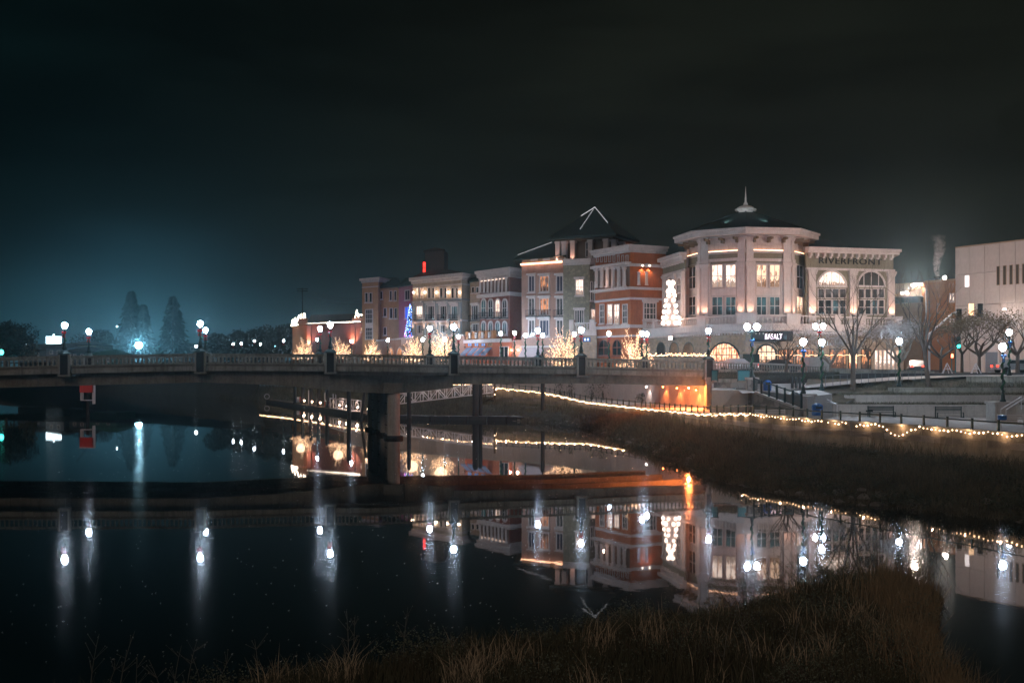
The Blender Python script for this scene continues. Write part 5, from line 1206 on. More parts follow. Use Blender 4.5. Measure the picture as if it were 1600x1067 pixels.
    for i, px in enumerate((1358, 1416)): p = XY(px, 99.5); MB().box(-.3, .3, -.05, .0, 0, .14).obj('wall_vent', black, None, (p.x, p.y - .05, 3.0), label=('left' if i == 0 else 'right') + ' dark vent slot in the lowest seat wall', category='vent')
    for x0, Y0, x1, Y1, y0, y1, lab in ((1276, 98, 1308, 93, 617, 632, 'double white handrail descending left of the stone tiers'), (1572, 84, 1604, 88, 640, 620, 'white handrails rising at the right edge')):
        p, q = XY(x0, Y0), XY(x1, Y1); r_ = thing('handrail', lab, 'handrail', (*p, Z(y0, Y0)), group='white stair handrails')
        for s in (0, .9): MB().tube([(0, s, 0), (q.x - p.x, q.y - p.y + s, Z(y1, Y1) - Z(y0, Y0))], .045, 6).obj('rail', alum, r_); MB().tube([(0, s, 0), (0, s, -1)], .03, 5).tube([(q.x - p.x, q.y - p.y + s, Z(y1, Y1) - Z(y0, Y0)), (q.x - p.x, q.y - p.y + s, Z(y1, Y1) - Z(y0, Y0) - 1)], .03, 5).obj('rail_post', alum, r_)
    pr = Building('path_railing', 'thin grey railing along the pale park path behind the lawn', (*XY(1262, 105), 5), 'railing'); a, c = XY(1290, 105.5), XY(1450, 113.5)
    pr.part('handrail', MB().tube([(a.x, a.y, 6.1), (c.x, c.y, 6.75)], .02, 5), mat('grey_rail', (.12, .14, .15), .5))
    for i in range(16): p = a.lerp(c, i / 15); z = lerp(5.0, 5.65, i / 15); pr.part('railing_post', MB().box(p.x - .018, p.x + .018, p.y - .018, p.y + .018, z, z + 1.1), mat('grey_rail', (.12, .14, .15), .5))
    kb = Building('kiosk_block', 'square grey planter block behind the hedges right of the twin lamp', (*XY(1275, 121), 6.3), 'planter'); kb.part('block', MB().box(XY(1264, 121).x, XY(1297, 121).x, 121, 123, 6, Z(558, 121)), pale_con); 
    kb = Building('kiosk_block', 'dark square block left of the sign, behind the twin headed stair lamp', (*XY(1172, 124), 6.3), 'planter'); kb.part('block', MB().box(XY(1161, 124).x, XY(1187, 124).x, 124, 126, 6, Z(553, 124)), iron)
    sw = Building('street_wall', 'low grey street wall right of the kiosk block before the restaurant', (*XY(1297, 119), 6), 'wall'); sw.part('wall_face', MB().prism([XY(1297, 119), XY(1460, 122), XY(1460, 122.4), XY(1297, 119.4)], 5.5, [6.85, 6.5, 6.5, 6.85]), concrete)
park_bits()
# vehicles
def car(px, Y, zb, rz, body, lab, tail=True):
    p = XY(px, Y); r = thing('parked_car', lab, 'car', (p.x, p.y, zb), rz, 'cars on the street'); prof = [(-2.2, .35), (-2.2, .75), (-1.95, .95), (-1.3, 1.0), (-.75, 1.42), (.7, 1.45), (1.5, 1.0), (2.1, .9), (2.25, .6), (2.2, .35)]
    m = MB(); n = len(prof); vs = [(x, -.85 + (.12 if z > 1.1 else 0), z) for x, z in prof] + [(x, .85 - (.12 if z > 1.1 else 0), z) for x, z in prof]
    m.add(vs, [tuple(range(n)), tuple(reversed(range(n, 2 * n)))] + [(i, n + i, n + (i + 1) % n, (i + 1) % n) for i in range(n)]); m.obj('body', body, r)
    MB().add([(-1.15, -.87, 1.02), (1.25, -.87, 1.02), (.65, -.76, 1.38), (-.72, -.76, 1.36)], [(0, 1, 2, 3)]).obj('side_window', dark_g, r, (0, -.012, 0))
    for x in (-1.4, 1.4):
        for y in (-.88, .88): w = MB().lathe([(.01, -.1), (.33, -.1), (.33, .1), (.01, .1)], 14); w.v = [(a, c, b) for a, b, c in w.v]; w.obj('wheel', black, r, (x, y, .33))
    for y in (-.62, .62): MB().box(2.19, 2.27, y - .17, y + .17, .6, .78).obj('headlight', glow_mat('headlight', (1, .95, .9), 4) , r); MB().box(-2.26, -2.19, y - .17, y + .17, .66, .84).obj('taillight', glow_mat('taillight', (1, .04, .02), 5), r)
carp = mat('silver_car_paint', (.45, .45, .47), .3, metal=.3); card = mat('dark_car_paint', (.04, .045, .05), .3)
car(1432, 131, 6.3, 1.3, card, 'dark car seen from behind with red taillights beyond the leaning tree'); car(1585, 122, 6.3, .1, carp, 'silver car parked at the far right behind the garlanded lamps'); car(1218, 121.5, 6.3, 3.0, card, 'dark car behind the street balustrade left of the twin lamp'); car(1150, 121.5, 6.4, 3.1, carp, 'silver car behind the street balustrade near the bridge end')
def signals():
    p = XY(1452, 128); r = thing('signal_mast', 'traffic signal mast with curved arm and two dark heads over the street', 'traffic light', (p.x, p.y, 6.3)); Y = 128; g = lambda px, py: (X(px, Y) - p.x, 0, Z(py, Y) - 6.3)
    MB().tube([(0, 0, 0), g(1452, 522)], .12, 8).tube([g(1452, 522), g(1470, 506), g(1488, 490), g(1500, 485), g(1530, 481.5)], [.12, .11, .1, .08, .05], 8).obj('pole', alum, r)
    for px, py in ((1498, 493), (1531, 485)):
        x, _, z = g(px, py); MB().box(x - .28, x + .28, -.15, .15, z - .75, z + .75).obj('signal_head', black, r)
        for i in (-1, 0, 1): MB().lathe([(.16, 0), (.18, .22), (.17, .22), (.15, 0)], 10).obj('visor', black, r, (x, .16, z + i * .45)).rotation_euler = (-PI / 2, 0, 0)
    x, _, z = g(1517.5, 483.5); MB().box(x - .26, x + .26, -.1, .05, z - .65, z + .65).obj('lit_sign', glow_mat('sign_amber', (1, .62, .35), 1.6), r)
    x, _, z = g(1496, 485); MB().ball((x, 0, z), .1).obj('camera_dome', alum, r)
    p = XY(1493, 126); r = thing('signal_post', 'teal lit traffic signal post showing green', 'traffic light', (p.x, p.y, 6.3)); zg = Z(541, 126) - 6.3
    MB().lathe([(.1, 0), (.07, .3), (.07, zg + .6)], 8).obj('pole', teal_p, r); MB().box(.05, .55, -.12, .15, zg - .25, zg + 1.05).obj('signal_head', black, r); MB().ball((.3, -.16, zg), .17).obj('green_lens', glow_mat('green_signal', (.02, 1, .75), 14), r); light('POINT', r, (.3, -.5, zg), 6, (.05, 1, .8), name='signal_glow', size=.15)
    p = XY(1487, 126); r = thing('pedestrian_signal', 'small pedestrian signal glowing orange red left of the green one', 'traffic light', (p.x, p.y, 6.3)); zg = Z(556, 126) - 6.3
    MB().box(-.22, .22, -.15, .1, zg - .3, zg + .3).obj('housing', black, r); MB().box(-.12, .12, -.17, -.152, zg - .2, zg + .2).obj('hand_symbol', glow_mat('hand_red', (1, .2, .08), 8), r); MB().box(-.04, .04, -.04, .04, 0, zg - .3).obj('pole', teal_p, r)
    p = XY(1447, 133); r = thing('street_light_pole', 'tall grey street light pole before the tan building', 'street lamp', (p.x, p.y, 6.3)); h = Z(450, 133) - 6.3
    MB().tube([(0, 0, 0), (0, 0, h)], [.14, .08], 8).tube([(0, 0, h), (-.8, -.2, h + .3), (-1.5, -.4, h + .35)], .05, 6).obj('pole', black, r); MB().box(-1.9, -1.3, -.55, -.3, h + .28, h + .42).obj('lamp_head', alum, r); MB().box(-1.85, -1.35, -.53, -.32, h + .2, h + .278).obj('lamp_lens', glow_mat('flood_glow', (1, .85, .75), 22), r); light('POINT', r, (-1.6, -.6, h), 7500, (1, .78, .68), name='street_lamp_light', size=.3)
    for px, lab in ((1480, 'white A-frame swing stand at the left of the lawn path'), (1525, 'white A-frame swing stand at the right of the lawn path')):
        p = XY(px, 118); r = thing('frame_stand', lab, 'bike rack', (p.x, p.y, 6.25), group='white A-frame stands')
        for s in (-1, 1): MB().tube([(s * .55, 0, 0), (0, 0, 1.1)], .05, 5).tube([(s * .3, .3, 0), (0, .3, 1.0)], .04, 5).obj('leg', alum, r)
        MB().tube([(-.3, 0, .5), (.3, 0, .5)], .04, 5).obj('crossbar', alum, r)
signals()
# bare street trees
def bare_tree(px, Y, zb, top, label, seed, lean=(0, 0), spread=.5, depth=5, trunk=.3, leaf=None, group='bare trees by the park', m=bark, width=None, fork=.3, shrink=.74):
    rnd = random.Random(seed); c = XY(px, Y); H = Z(top, Y) - zb; r = thing('bare_tree', label, 'tree', (c.x, c.y, zb), group=group); mb = MB(); tips = []; po = []
    t0 = Vector((lean[0] * fork * H, lean[1] * fork * H, H * fork)); mb.tube([(0, 0, 0), (0, 0, .1), tuple(t0 * .5), tuple(t0)], [trunk * .62, trunk * .5, trunk * .42, trunk * .38], 8, False)
    mb.obj('trunk', m, r); cr = MB(); n0 = 5
    for i in range(n0):
        a = 2 * PI * i / n0 + rnd.uniform(-.4, .4); d = Vector((math.cos(a) * spread + lean[0], math.sin(a) * spread + lean[1], 1)).normalized()
        branch(cr, t0 * rnd.uniform(.85, 1), d, H * (1 - fork) * .40, trunk * .28, depth, rnd, tips, spread * 1.0, 4, .2, 3, shrink, 2, 3, po)
    zmax = max(v[2] for v in cr.v); s = (H - t0.z) / (zmax - t0.z); xm = max(abs(v[0] - t0.x) for v in cr.v); sx = (width / xm) if width else s
    cr.v = [(t0.x + (x - t0.x) * sx, t0.y + (y - t0.y) * sx, t0.z + (z - t0.z) * s) for x, y, z in cr.v]
    cr.obj('crown', m, r)
    if leaf:
        lf = MB(); k, mm = leaf
        for t in tips:
            t = Vector((t0.x + (t.x - t0.x) * sx, t0.y + (t.y - t0.y) * sx, t0.z + (t.z - t0.z) * s))
            for i in range(k):
                q = t + Vector((rnd.gauss(0, .3), rnd.gauss(0, .3), rnd.gauss(0, .3))); u = Vector((rnd.uniform(-1, 1), rnd.uniform(-1, 1), rnd.uniform(-1, 1))).normalized() * .11; w = Vector((rnd.uniform(-1, 1), rnd.uniform(-1, 1), rnd.uniform(-1, 1))).normalized() * .07
                lf.add([q - u, q + w, q + u, q - w], [(0, 1, 2, 3)])
        lf.obj('leaves', mm, r, kind='stuff')
    return r
wl = mat('pale_leaf', (.48, .42, .40), .7, .2, 3); bl = mat('brown_leaf', (.14, .10, .05), .8, .3, 3)
bare_tree(1333, 107, 4.75, 392, 'tallest bare tree on the lawn in front of the restaurant arches', 11, (0, 0), .45, 5, .55, width=5.4, fork=.25)
bare_tree(1451, 110, 5.0, 398, 'bare tree with a trunk leaning left at the path', 12, (-.12, 0), .42, 5, .5, width=5.2, fork=.28, m=bark)
bare_tree(1229, 114, 5.6, 498, 'slender bare tree beside the hedge before the big arch', 13, (0, 0), .5, 5, .35, width=3.6, fork=.3)
bare_tree(1405, 112, 5.4, 505, 'small tree with pale leaves lit white by a lamp', 14, (0, 0), .6, 4, .4, (16, wl), width=4.4, fork=.35, m=bark_l, group=None)
bare_tree(1297, 116, 6.0, 522, 'small pale leaved tree behind the plaza lamps', 15, (0, 0), .6, 4, .3, (7, wl), width=2.8, fork=.3, m=bark_l, group=None)
bare_tree(1470, 126, 6.3, 500, 'dark bushy street tree left of the green signal', 16, (0, 0), .6, 4, .4, (8, bl), width=4.2)
bare_tree(1503, 128, 6.3, 480, 'brown leaved street tree right of the green signal', 17, (0, 0), .55, 4, .4, (7, bl), width=3.6)
bare_tree(1530, 124, 6.2, 486, 'bare street tree with forked trunk before the concrete building', 18, (0, 0), .6, 5, .45, (2, bl), width=4.8)
bare_tree(1590, 118, 6.2, 478, 'bare tree at the right edge beside the tall lamp', 19, (0, 0), .6, 5, .5, (1, bl), width=5.0)
bare_tree(1357, 130, 6.3, 510, 'thin bare tree near the restaurant windows', 20, (0, 0), .5, 4, .3, (2, bl), width=3.0)
def shrub(px, Y, zb, h, w, lab, seed):
    rnd = random.Random(seed); c = XY(px, Y); r = thing('shrub', lab, 'shrub', (c.x, c.y, zb), group='shrubs at the foot of the river wall'); m = MB()
    for i in range(420):
        a, b = rnd.uniform(0, 2 * PI), rnd.uniform(0, PI); s = rnd.random() ** .33; p = Vector((math.cos(a) * math.sin(b) * w * s, math.sin(a) * math.sin(b) * w * s, h * .5 + math.cos(b) * h * .5 * s)); u = Vector([rnd.uniform(-.15, .15) for _ in range(3)]); v = Vector([rnd.uniform(-.12, .12) for _ in range(3)]); m.add([p, p + u, p + v], [(0, 1, 2)])
    m.obj('foliage', mat('dark_shrub', (.03, .04, .03), .9, .3, 4), r); MB().lathe([(.1, 0), (.05, h * .5)], 6).obj('stem', bark, r)
for i, (px, lab) in enumerate(((876, 'dark shrub at the river wall, first from the left under the bridge'), (893, 'dark shrub at the river wall, second from the left'), (925, 'dark shrub at the river wall, third from the left'), (942, 'wide dark shrub nearest the white wall light'), (1004, 'small shrub beside the white wall light'))):
    p, _ = on_wall(px, 610, 1.3); shrub(px, p.y, 2.6, 2.6 if i < 4 else 1.2, 1.0 if i != 3 else 1.5, lab, i)
# ------------------------------------------------------------------ dock, gangway, piles, marker
def river_things():
    a, c = XY(416, 232), XY(585, 152.5); d = (c - a).normalized(); n = Vector((d.y, -d.x)); b = Building('floating_dock', 'long low floating dock with small lights left of the bridge pier', (*a, 0), 'dock')
    L = (c - a).length; k = 16
    for i in range(k): p, q = a + d * (L * i / k + .05), a + d * (L * (i + 1) / k - .05); b.part('dock_section', MB().prism([p, q, q - n * 2.6, p - n * 2.6], -.3, .62), wood); b.part('dock_fender', MB().prism([p + n * .1, q + n * .1, q, p], -.2, .45), pile_m)
    e = XY(666, 151); f_ = XY(852, 147); dd = (f_ - c).normalized(); k = 9
    b2 = Building('floating_dock', 'dark floating dock seen right of the pier below the grassy bank', (*e, 0), 'dock')
    for i in range(9): p, q = c + dd * ((f_ - c).length * i / 9 + .1), c + dd * ((f_ - c).length * (i + 1) / 9 - .1); nn = Vector((dd.y, -dd.x)); b2.part('dock_section', MB().prism([p, q, q - nn * 2.2, p - nn * 2.2], -.3, .55), pile_m)
    for i, px in enumerate((458, 471, 483, 496, 526, 537, 553, 570)):
        t = (px - 416) / 169; k_ = (px - CX) / F; u = (k_ * a.y - a.x) / (d.x - k_ * d.y); p = a + d * u - n * .5
        r = thing('dock_light', 'small warm dock light, number from the left end: ' + ('first', 'second', 'third', 'fourth', 'fifth', 'sixth', 'seventh', 'last by the pier')[i], 'light fixture', (p.x, p.y, .62), group='lights on the dock')
        MB().box(-.08, .08, -.08, .08, 0, .5).obj('post', wood, r); MB().ball((0, 0, .62), .15).obj('lens', glow_mat('dock_lens', (1, .68, .48), 14), r); light('POINT', r, (0, -.35, .75), 70, (1, .6, .4), name='dock_lamp', size=.15)
    for i, (px, y0) in enumerate(((469, 610), (482, 612), (494, 614), (497, 615), (506, 616), (510, 617))):
        k_ = (px - CX) / F; u = (k_ * a.y - a.x) / (d.x - k_ * d.y); p = a + d * u - n * 1.5; r = thing('white_dock_post', 'slim white dock post, ' + ('first', 'second', 'third', 'fourth', 'fifth', 'sixth')[i] + ' from the left', 'post', (p.x, p.y, .6), group='white posts on the dock'); MB().lathe([(.07, 0), (.07, Z(y0, p.y) - .6), (.02, Z(y0, p.y) - .5)], 8).obj('shaft', alum, r)
    k_ = (452 - CX) / F; u = (k_ * a.y - a.x) / (d.x - k_ * d.y); p = a + d * u - n * 1.4; r = thing('life_ring_drum', 'round white and red drum near the left end of the dock', 'drum', (p.x, p.y, .62)); w = MB().lathe([(.02, -.5), (.5, -.5), (.5, .5), (.02, .5)], 14, (0, 0, 0)); w.v = [(z, y, x + .5) for x, y, z in w.v]; w.obj('drum', alum, r); MB().box(.51, .9, -.3, .3, .1, .95).obj('red_box', mat('faded_red', (.5, .12, .08)), r)
    p = XY(512, 0 + 186); r = thing('dock_box', 'small red box on the dock right of the posts', 'box', (p.x, p.y, .62)); MB().box(-.5, .2, -.3, .3, 0, .9).obj('box_body', mat('faded_red', (.5, .12, .08)), r); MB().box(-.54, .24, -.34, .34, .902, .96).obj('box_lid', alum, r)
    p = XY(417, 231); r = thing('ring_hoop', 'pale hoop at the left tip of the dock', 'hoop', (p.x, p.y, .6)); MB().tube([(math.cos(t * .52) * .5, 0, .6 + math.sin(t * .52) * .5) for t in range(13)], .06, 5).obj('hoop', alum, r)
    # gangway truss
    def truss(name, label, A, B, h, w, bays):
        r = thing(name, label, 'gangway', A, group='white truss gangway to the dock'); A, B = Vector(A), Vector(B); D = B - A; dn = Vector((D.x, D.y, 0)).normalized(); s = Vector((dn.y, -dn.x, 0))
        MB().tube([(0, 0, .05), tuple(D + Vector((0, 0, .05)))], w * .0 + .02, 4).add([tuple(s * 0), tuple(D), tuple(D - s * w), tuple(-s * w)], [(0, 1, 2, 3)]).obj('walkway', alum, r)
        for k in (0, 1):
            o = -s * w * k
            for z in (0, h): MB().tube([tuple(o + Vector((0, 0, z))), tuple(o + D + Vector((0, 0, z)))], .085, 5).obj('chord', alum, r)
            for i in range(bays + 1): p = o + D * (i / bays); MB().tube([tuple(p), tuple(p + Vector((0, 0, h)))], .05, 4).obj('upright', alum, r)
            for i in range(bays):
                p, q = o + D * (i / bays), o + D * ((i + 1) / bays)
                if i % 2: p, q = q, p
                MB().tube([tuple(p), tuple(q + Vector((0, 0, h)))], .05, 4).obj('diagonal', alum, r)
        for i in range(bays // 2): p = D * ((i + .5) * 2 / bays); light('POINT', r, (p.x, p.y - 1.0, p.z + h * .8), 22, (1, .75, .66), name='gangway_glow', size=.03)
        return r
    truss('gangway', 'white aluminium truss gangway sloping down behind the bridge pier', (*XY(773, 168), Z(613, 168)), (*XY(600, 171), Z(634, 171)), 1.5, 1.6, 14)
    truss('gangway', 'lower pale gangway railing landing on the dock left of the pier', (*XY(564, 160), Z(634, 160) - .8), (*XY(530, 176), .75), 1.5, 1.4, 6)
    p = XY(773, 168); r = thing('gangway_post', 'tall dark post with lights at the bank end of the gangway', 'post', (p.x, p.y, 1.5)); MB().box(-.15, .15, -.15, .15, 0, 4.2).obj('post', wood, r); MB().octa((0, -.2, 1.5), .1).octa((.2, -.2, 2.2), .1).octa((.2, -.2, 3.4), .1).obj('bulbs', bulb_s, r, kind='stuff')
    for i, (px, Y, w, tz, lab) in enumerate(((743, 150, .42, 6.2, 'thick dark mooring pile right of the bridge pier'), (750.5, 152, .28, 6.2, 'thinner dark pile close beside the thick pile'), (848, 148, .26, 6.5, 'lone dark pile before the grassy bank'), (639, 140, .26, 5.4, 'dark pile just right of the round pier column'), (545, 153, .3, 5.6, 'dark pile between the gangway and the dock lights'), (461, 205, .3, 5.2, 'dark dock pile, first from the left behind the dock'), (473, 200, .3, 5.2, 'dark dock pile, second from the left behind the dock'), (486, 194, .3, 5.2, 'dark dock pile, third from the left behind the dock'), (498, 188, .3, 5.2, 'dark dock pile, fourth from the left behind the dock'), (511, 182, .3, 5.2, 'dark dock pile, rightmost behind the dock'))):
        p = XY(px, Y); r = thing('mooring_pile', lab, 'pile', (p.x, p.y, 0), group='dark mooring piles'); MB().lathe([(w, -1.5), (w, tz), (w * .5, tz + .3), (.02, tz + .35)], 12).obj('shaft', pile_m, r); MB().lathe([(w + .04, .5), (w + .04, .8)], 12).obj('pile_ring', black, r)
    p = XY(568, 150); r = thing('raking_pile', 'leaning pair of dark braces left of the pier', 'pile', (p.x, p.y, 0), group='dark mooring piles'); MB().tube([(-.4, 0, -.5), (.3, 0, 5)], .18, 8).tube([(1.3, 0, -.5), (.5, 0, 5)], .18, 8).obj('brace', pile_m, r)
    p = XY(137, 168); r = thing('channel_marker', 'red square channel marker on a dark pile in the river', 'marker', (p.x, p.y, 0)); MB().lathe([(.28, -1), (.25, 3.0)], 10).obj('pile', pile_m, r)
    z0 = Z(612, 168); MB().box(-1.0, 1.0, -.5, -.42, z0 - .1, z0 + 1.35).obj('red_board', mat('marker_red', (.5, .03, .02), .5), r); MB().box(-.9, -.78, -.5, .5, z0 - 1.3, z0 - .12).box(.85, .97, -.5, .5, z0 - 1.8, z0 + 1.5).box(-1.1, 1.1, -.4, -.3, z0 + 1.36, z0 + 1.5).box(-.9, .9, -.4, .4, z0 - 1.3, z0 - 1.18).obj('white_frame', alum, r)
    light('SPOT', r, (0, -4, z0 + 3), 60, (1, .6, .6), name='marker_lamp', size=.1, spot=50, aim=(0, 3.4, -2.6)); MB().box(-.08, .08, -4.1, -3.9, z0 + 3.02, z0 + 3.12).tube([(0, -4, z0 + 3.05), (0, -.3, z0 + 1.4)], .03, 4).obj('lamp_arm', black, r)
river_things()
# ------------------------------------------------------------------ far left bank
def far_left():
    def house(px0, px1, Y, eave, ridge, m, label, rm=roof_b, seed=0):
        a, c = XY(px0, Y), XY(px1, Y - 3); b = Building('low_house', label, (a.x, a.y, 7.5), 'house', 'low houses beyond the river'); solid(b, [a, c], 12, 6.5, Z(eave, Y), m); f = Facade(b, a, c)
        gable_hip(b, 'roof', [a + Vector((-1, -1)), c + Vector((1, -1)), c + Vector((2, 13)), a + Vector((0, 13))], Z(eave, Y), [(*(a.lerp(c, .3) + Vector((1, 6))), Z(ridge, Y)), (*(a.lerp(c, .7) + Vector((1, 6))), Z(ridge, Y))], .2, rm, .3)
        for t in (.3, .7): px = lerp(px0, px1, t); window(f, px - 2.5, px + 2.5, eave + 3, eave + 9, dark_g, False, 2, 1, .2)
        return f
    dkh = mat('dark_slate_wall', (.10, .12, .13), .9)
    house(28, 72, 400, 548, 537, dkh, 'dark hipped house at the far left below the billboard'); house(72, 100, 380, 544, 536, mat('grey_wall', (.2, .21, .24), .9), 'grey house with a small lit sign below the billboard'); house(108, 137, 370, 550, 541, dkh, 'small dark gabled house between the two left bridge lamps')
    house(100, 150, 420, 540, 533, mat('sand_wall', (.35, .30, .2), .9), 'long sand coloured house behind the dark gable'); house(140, 182, 350, 556, 546, mat('green_wall', (.1, .2, .16), .9), 'low green roofed shed beside the starry light', mat('green_roof', (.05, .16, .12), .6))
    f = house(155, 250, 660, 536.5, 534, mat('pale_blue_wall', (.20, .38, .38), .9), 'long flat pale blue building behind the starry light', mat('flat_roof', (.05, .06, .06)))
    house(255, 320, 640, 539, 536, dkh, 'long dark flat building with pale bollards right of the starry light', mat('flat_roof', (.05, .06, .06)))
    p = XY(84, 410); r = thing('billboard', 'bright white lit billboard above the low roofs at the left', 'billboard', (p.x, p.y, 7.5)); w = 12 / F * 410; z0, z1 = Z(537, 410) - 7.5, Z(525.5, 410) - 7.5
    MB().box(-w, w, -.15, .15, z0, z1).box(-w * .1, w * .1, -.15, .15, z1, z1 + .8).obj('lit_panel', glow_mat('billboard_white', (.72, .92, 1), 3.5, True), r)
    for s in (-.6, .6): MB().box(s * w - .15, s * w + .15, .2, .5, 0, z0).obj('leg', black, r)
    p = XY(217.5, 520); zl = Z(539.5, 520); r = thing('floodlight_mast', 'dazzling blue white floodlight on a mast across the river', 'floodlight', (p.x, p.y, 7.5)); MB().tube([(0, 0, 0), (0, 0, zl - 7.5)], [.35, .2], 8).obj('mast', black, r); MB().ball((0, -.6, zl - 7.5), 1.45, 12, 8).obj('lamp_glass', glow_mat('flood_blue', (.40, .80, 1), 480, True), r)
    light('POINT', r, (0, -4, zl - 7.5), 2500, (.3, .7, 1), name='flood_lamp', size=.8)
    for px, py, Y, m, rr, lab in ((11, 519.5, 380, 'n', .42, 'small white street light at the far left edge'), (2, 551, 300, 't', .7, 'teal traffic light at the left edge'), (41.5, 539, 380, 'n', .3, 'tiny white light above the leftmost roofs'), (183, 510.5, 420, 'n', .28, 'tiny white light left of the conifers'), (306.5, 541.5, 380, 'n', .5, 'small white light just left of the paired bridge lamps'), (422, 542, 330, 'c', .3, 'cyan light under the dark trees, left'), (431, 541, 330, 'c', .35, 'cyan light under the dark trees, right')):
        p = XY(px, Y); z = Z(py, Y); r = thing('distant_light', lab, 'street light', (p.x, p.y, 7.5), group='distant lights'); MB().tube([(0, 0, 0), (0, 0, z - 7.5)], .08, 5).obj('pole', black, r); MB().ball((0, -.1, z - 7.4), rr).obj('bulb', glow_mat({'n': 'far_white', 't': 'far_teal', 'c': 'far_cyan'}[m], {'n': (.85, .95, 1), 't': (.05, .9, .75), 'c': (.3, .8, 1)}[m], 10), r)
    m = mat('conifer_needles', (.012, .03, .03), .9, .3, .5); rnd = random.Random(5)
    for px, Y, top, W, lab in ((205, 640, 457, 11, 'tall double topped conifer left of the floodlight glow'), (224, 640, 478, 6.5, 'narrow conifer just right of the tallest one'), (270, 630, 465, 10.5, 'dark conifer standing right of the floodlight')):
        c = XY(px, Y); zb = 7.6; H = Z(top, Y) - zb; r = thing('conifer', lab, 'conifer', (c.x, c.y, zb), group='conifers beyond the river'); b = MB()
        for i in range(5200):
            t = rnd.random() ** .9; a = rnd.uniform(0, 2 * PI); lay = 1 - .5 * ((t * 9 + .15 * math.sin(a * 2 + px)) % 1); w = W * (1 - t) ** .75 * lay * rnd.uniform(.35, 1.15) * (1 + .18 * math.sin(a * 3)) ; p = Vector((w * math.cos(a), w * math.sin(a), H * (.06 + .94 * t) - w * .25)); s = 1.3
            b.add([p, p + Vector((math.cos(a) * s * 1.6, math.sin(a) * s * 1.6, -.35)) + Vector([rnd.uniform(-s, s) for _ in range(3)]) * .4, p + Vector((rnd.uniform(-s, s), rnd.uniform(-s, s), rnd.uniform(-.2, s)))], [(0, 1, 2)])
        b.obj('crown', m, r); MB().tube([(0, 0, 0), (0, 0, H * .95)], [.5, .05], 6).obj('trunk', bark, r)
    mt = mat('dark_tree_leaf', (.03, .042, .038), .9, .3, .4)
    for i, (px, Y, zb, top, W, lab) in enumerate(((10, 330, 7.4, 500, 8, 'dark tree at the extreme left edge'), (22, 360, 7.4, 512, 7, 'pinkish lit tree crown above the leftmost roofs'), (150, 460, 7.4, 515, 9, 'dim round tree behind the second bridge lamp'), (345, 340, 7.4, 520, 5, 'dim tree left of the far bank lamps'), (372, 350, 7.4, 516, 6, 'dark tree above the far bank lamps'), (395, 345, 7.4, 513, 6.5, 'dense dark tree behind the tallest far bank lamp'), (418, 335, 7.4, 507, 7, 'largest dark tree in the clump left of the brick hall'), (440, 320, 7.4, 508, 6.5, 'dark tree left of the brick hall corner'), (457, 300, 7.6, 508, 4.5, 'rounded tree beside the brick hall'), (410, 290, 7, 540, 5, 'olive bush behind the railing below the far bank lamps'))):
        c = XY(px, Y); H = Z(top, Y) - zb; r = thing('leafy_tree', lab, 'tree', (c.x, c.y, zb), group='dark trees on the far bank'); b = MB(); rnd = random.Random(50 + i); cl = [(rnd.uniform(-.6, .6) * W, rnd.uniform(-.6, .6) * W, H * rnd.uniform(.35, .85), rnd.uniform(.28, .5)) for _ in range(11)] + [(0, 0, H * .82, .3)]
        for x, y, z, s in cl:
            for j in range(260):
                v = Vector([rnd.gauss(0, 1) for _ in range(3)]).normalized() * rnd.uniform(.6, 1); p = Vector((x, y, z)) + Vector((v.x * W * s, v.y * W * s, v.z * H * s * .55))
                if p.z > H: p.z = H * rnd.uniform(.85, 1)
                b.add([p, p + Vector([rnd.uniform(-.7, .7) for _ in range(3)]), p + Vector([rnd.uniform(-.7, .7) for _ in range(3)])], [(0, 1, 2)])
        b.obj('crown', mt if i != 1 else bl, r); tr = MB().tube([(0, 0, 0), (0, 0, H * .7)], [.4, .15], 6); 
        for j in range(5): a = j * 1.26; tr.tube([(0, 0, H * .3), (math.cos(a) * W * .5, math.sin(a) * W * .5, H * .7)], [.15, .04], 4)
        tr.obj('trunk', bark, r)
    p = XY(472.5, 330); r = thing('utility_pole', 'tall wooden utility pole with crossarms behind the brick hall', 'utility pole', (p.x, p.y, 8)); MB().tube([(0, 0, 0), (0, 0, Z(450, 330) - 8)], [.22, .15], 8).obj('pole', pile_m, r)
    for z in (451.5, 455): MB().box(-1.6, 1.6, -.08, .08, Z(z, 330) - 8.1, Z(z, 330) - 7.9).obj('crossarm', pile_m, r)
    for z in (452, 455.5, 461):
        q = XY(620, 260); MB().tube([(lerp(0, q.x - p.x, t / 10), lerp(0, q.y - p.y, t / 10), lerp(Z(z, 330), Z(z + 10, 260), t / 10) - 8 - 1.6 * math.sin(PI * t / 10)) for t in range(11)], .035, 3).obj('power_line', black, r)
far_left()
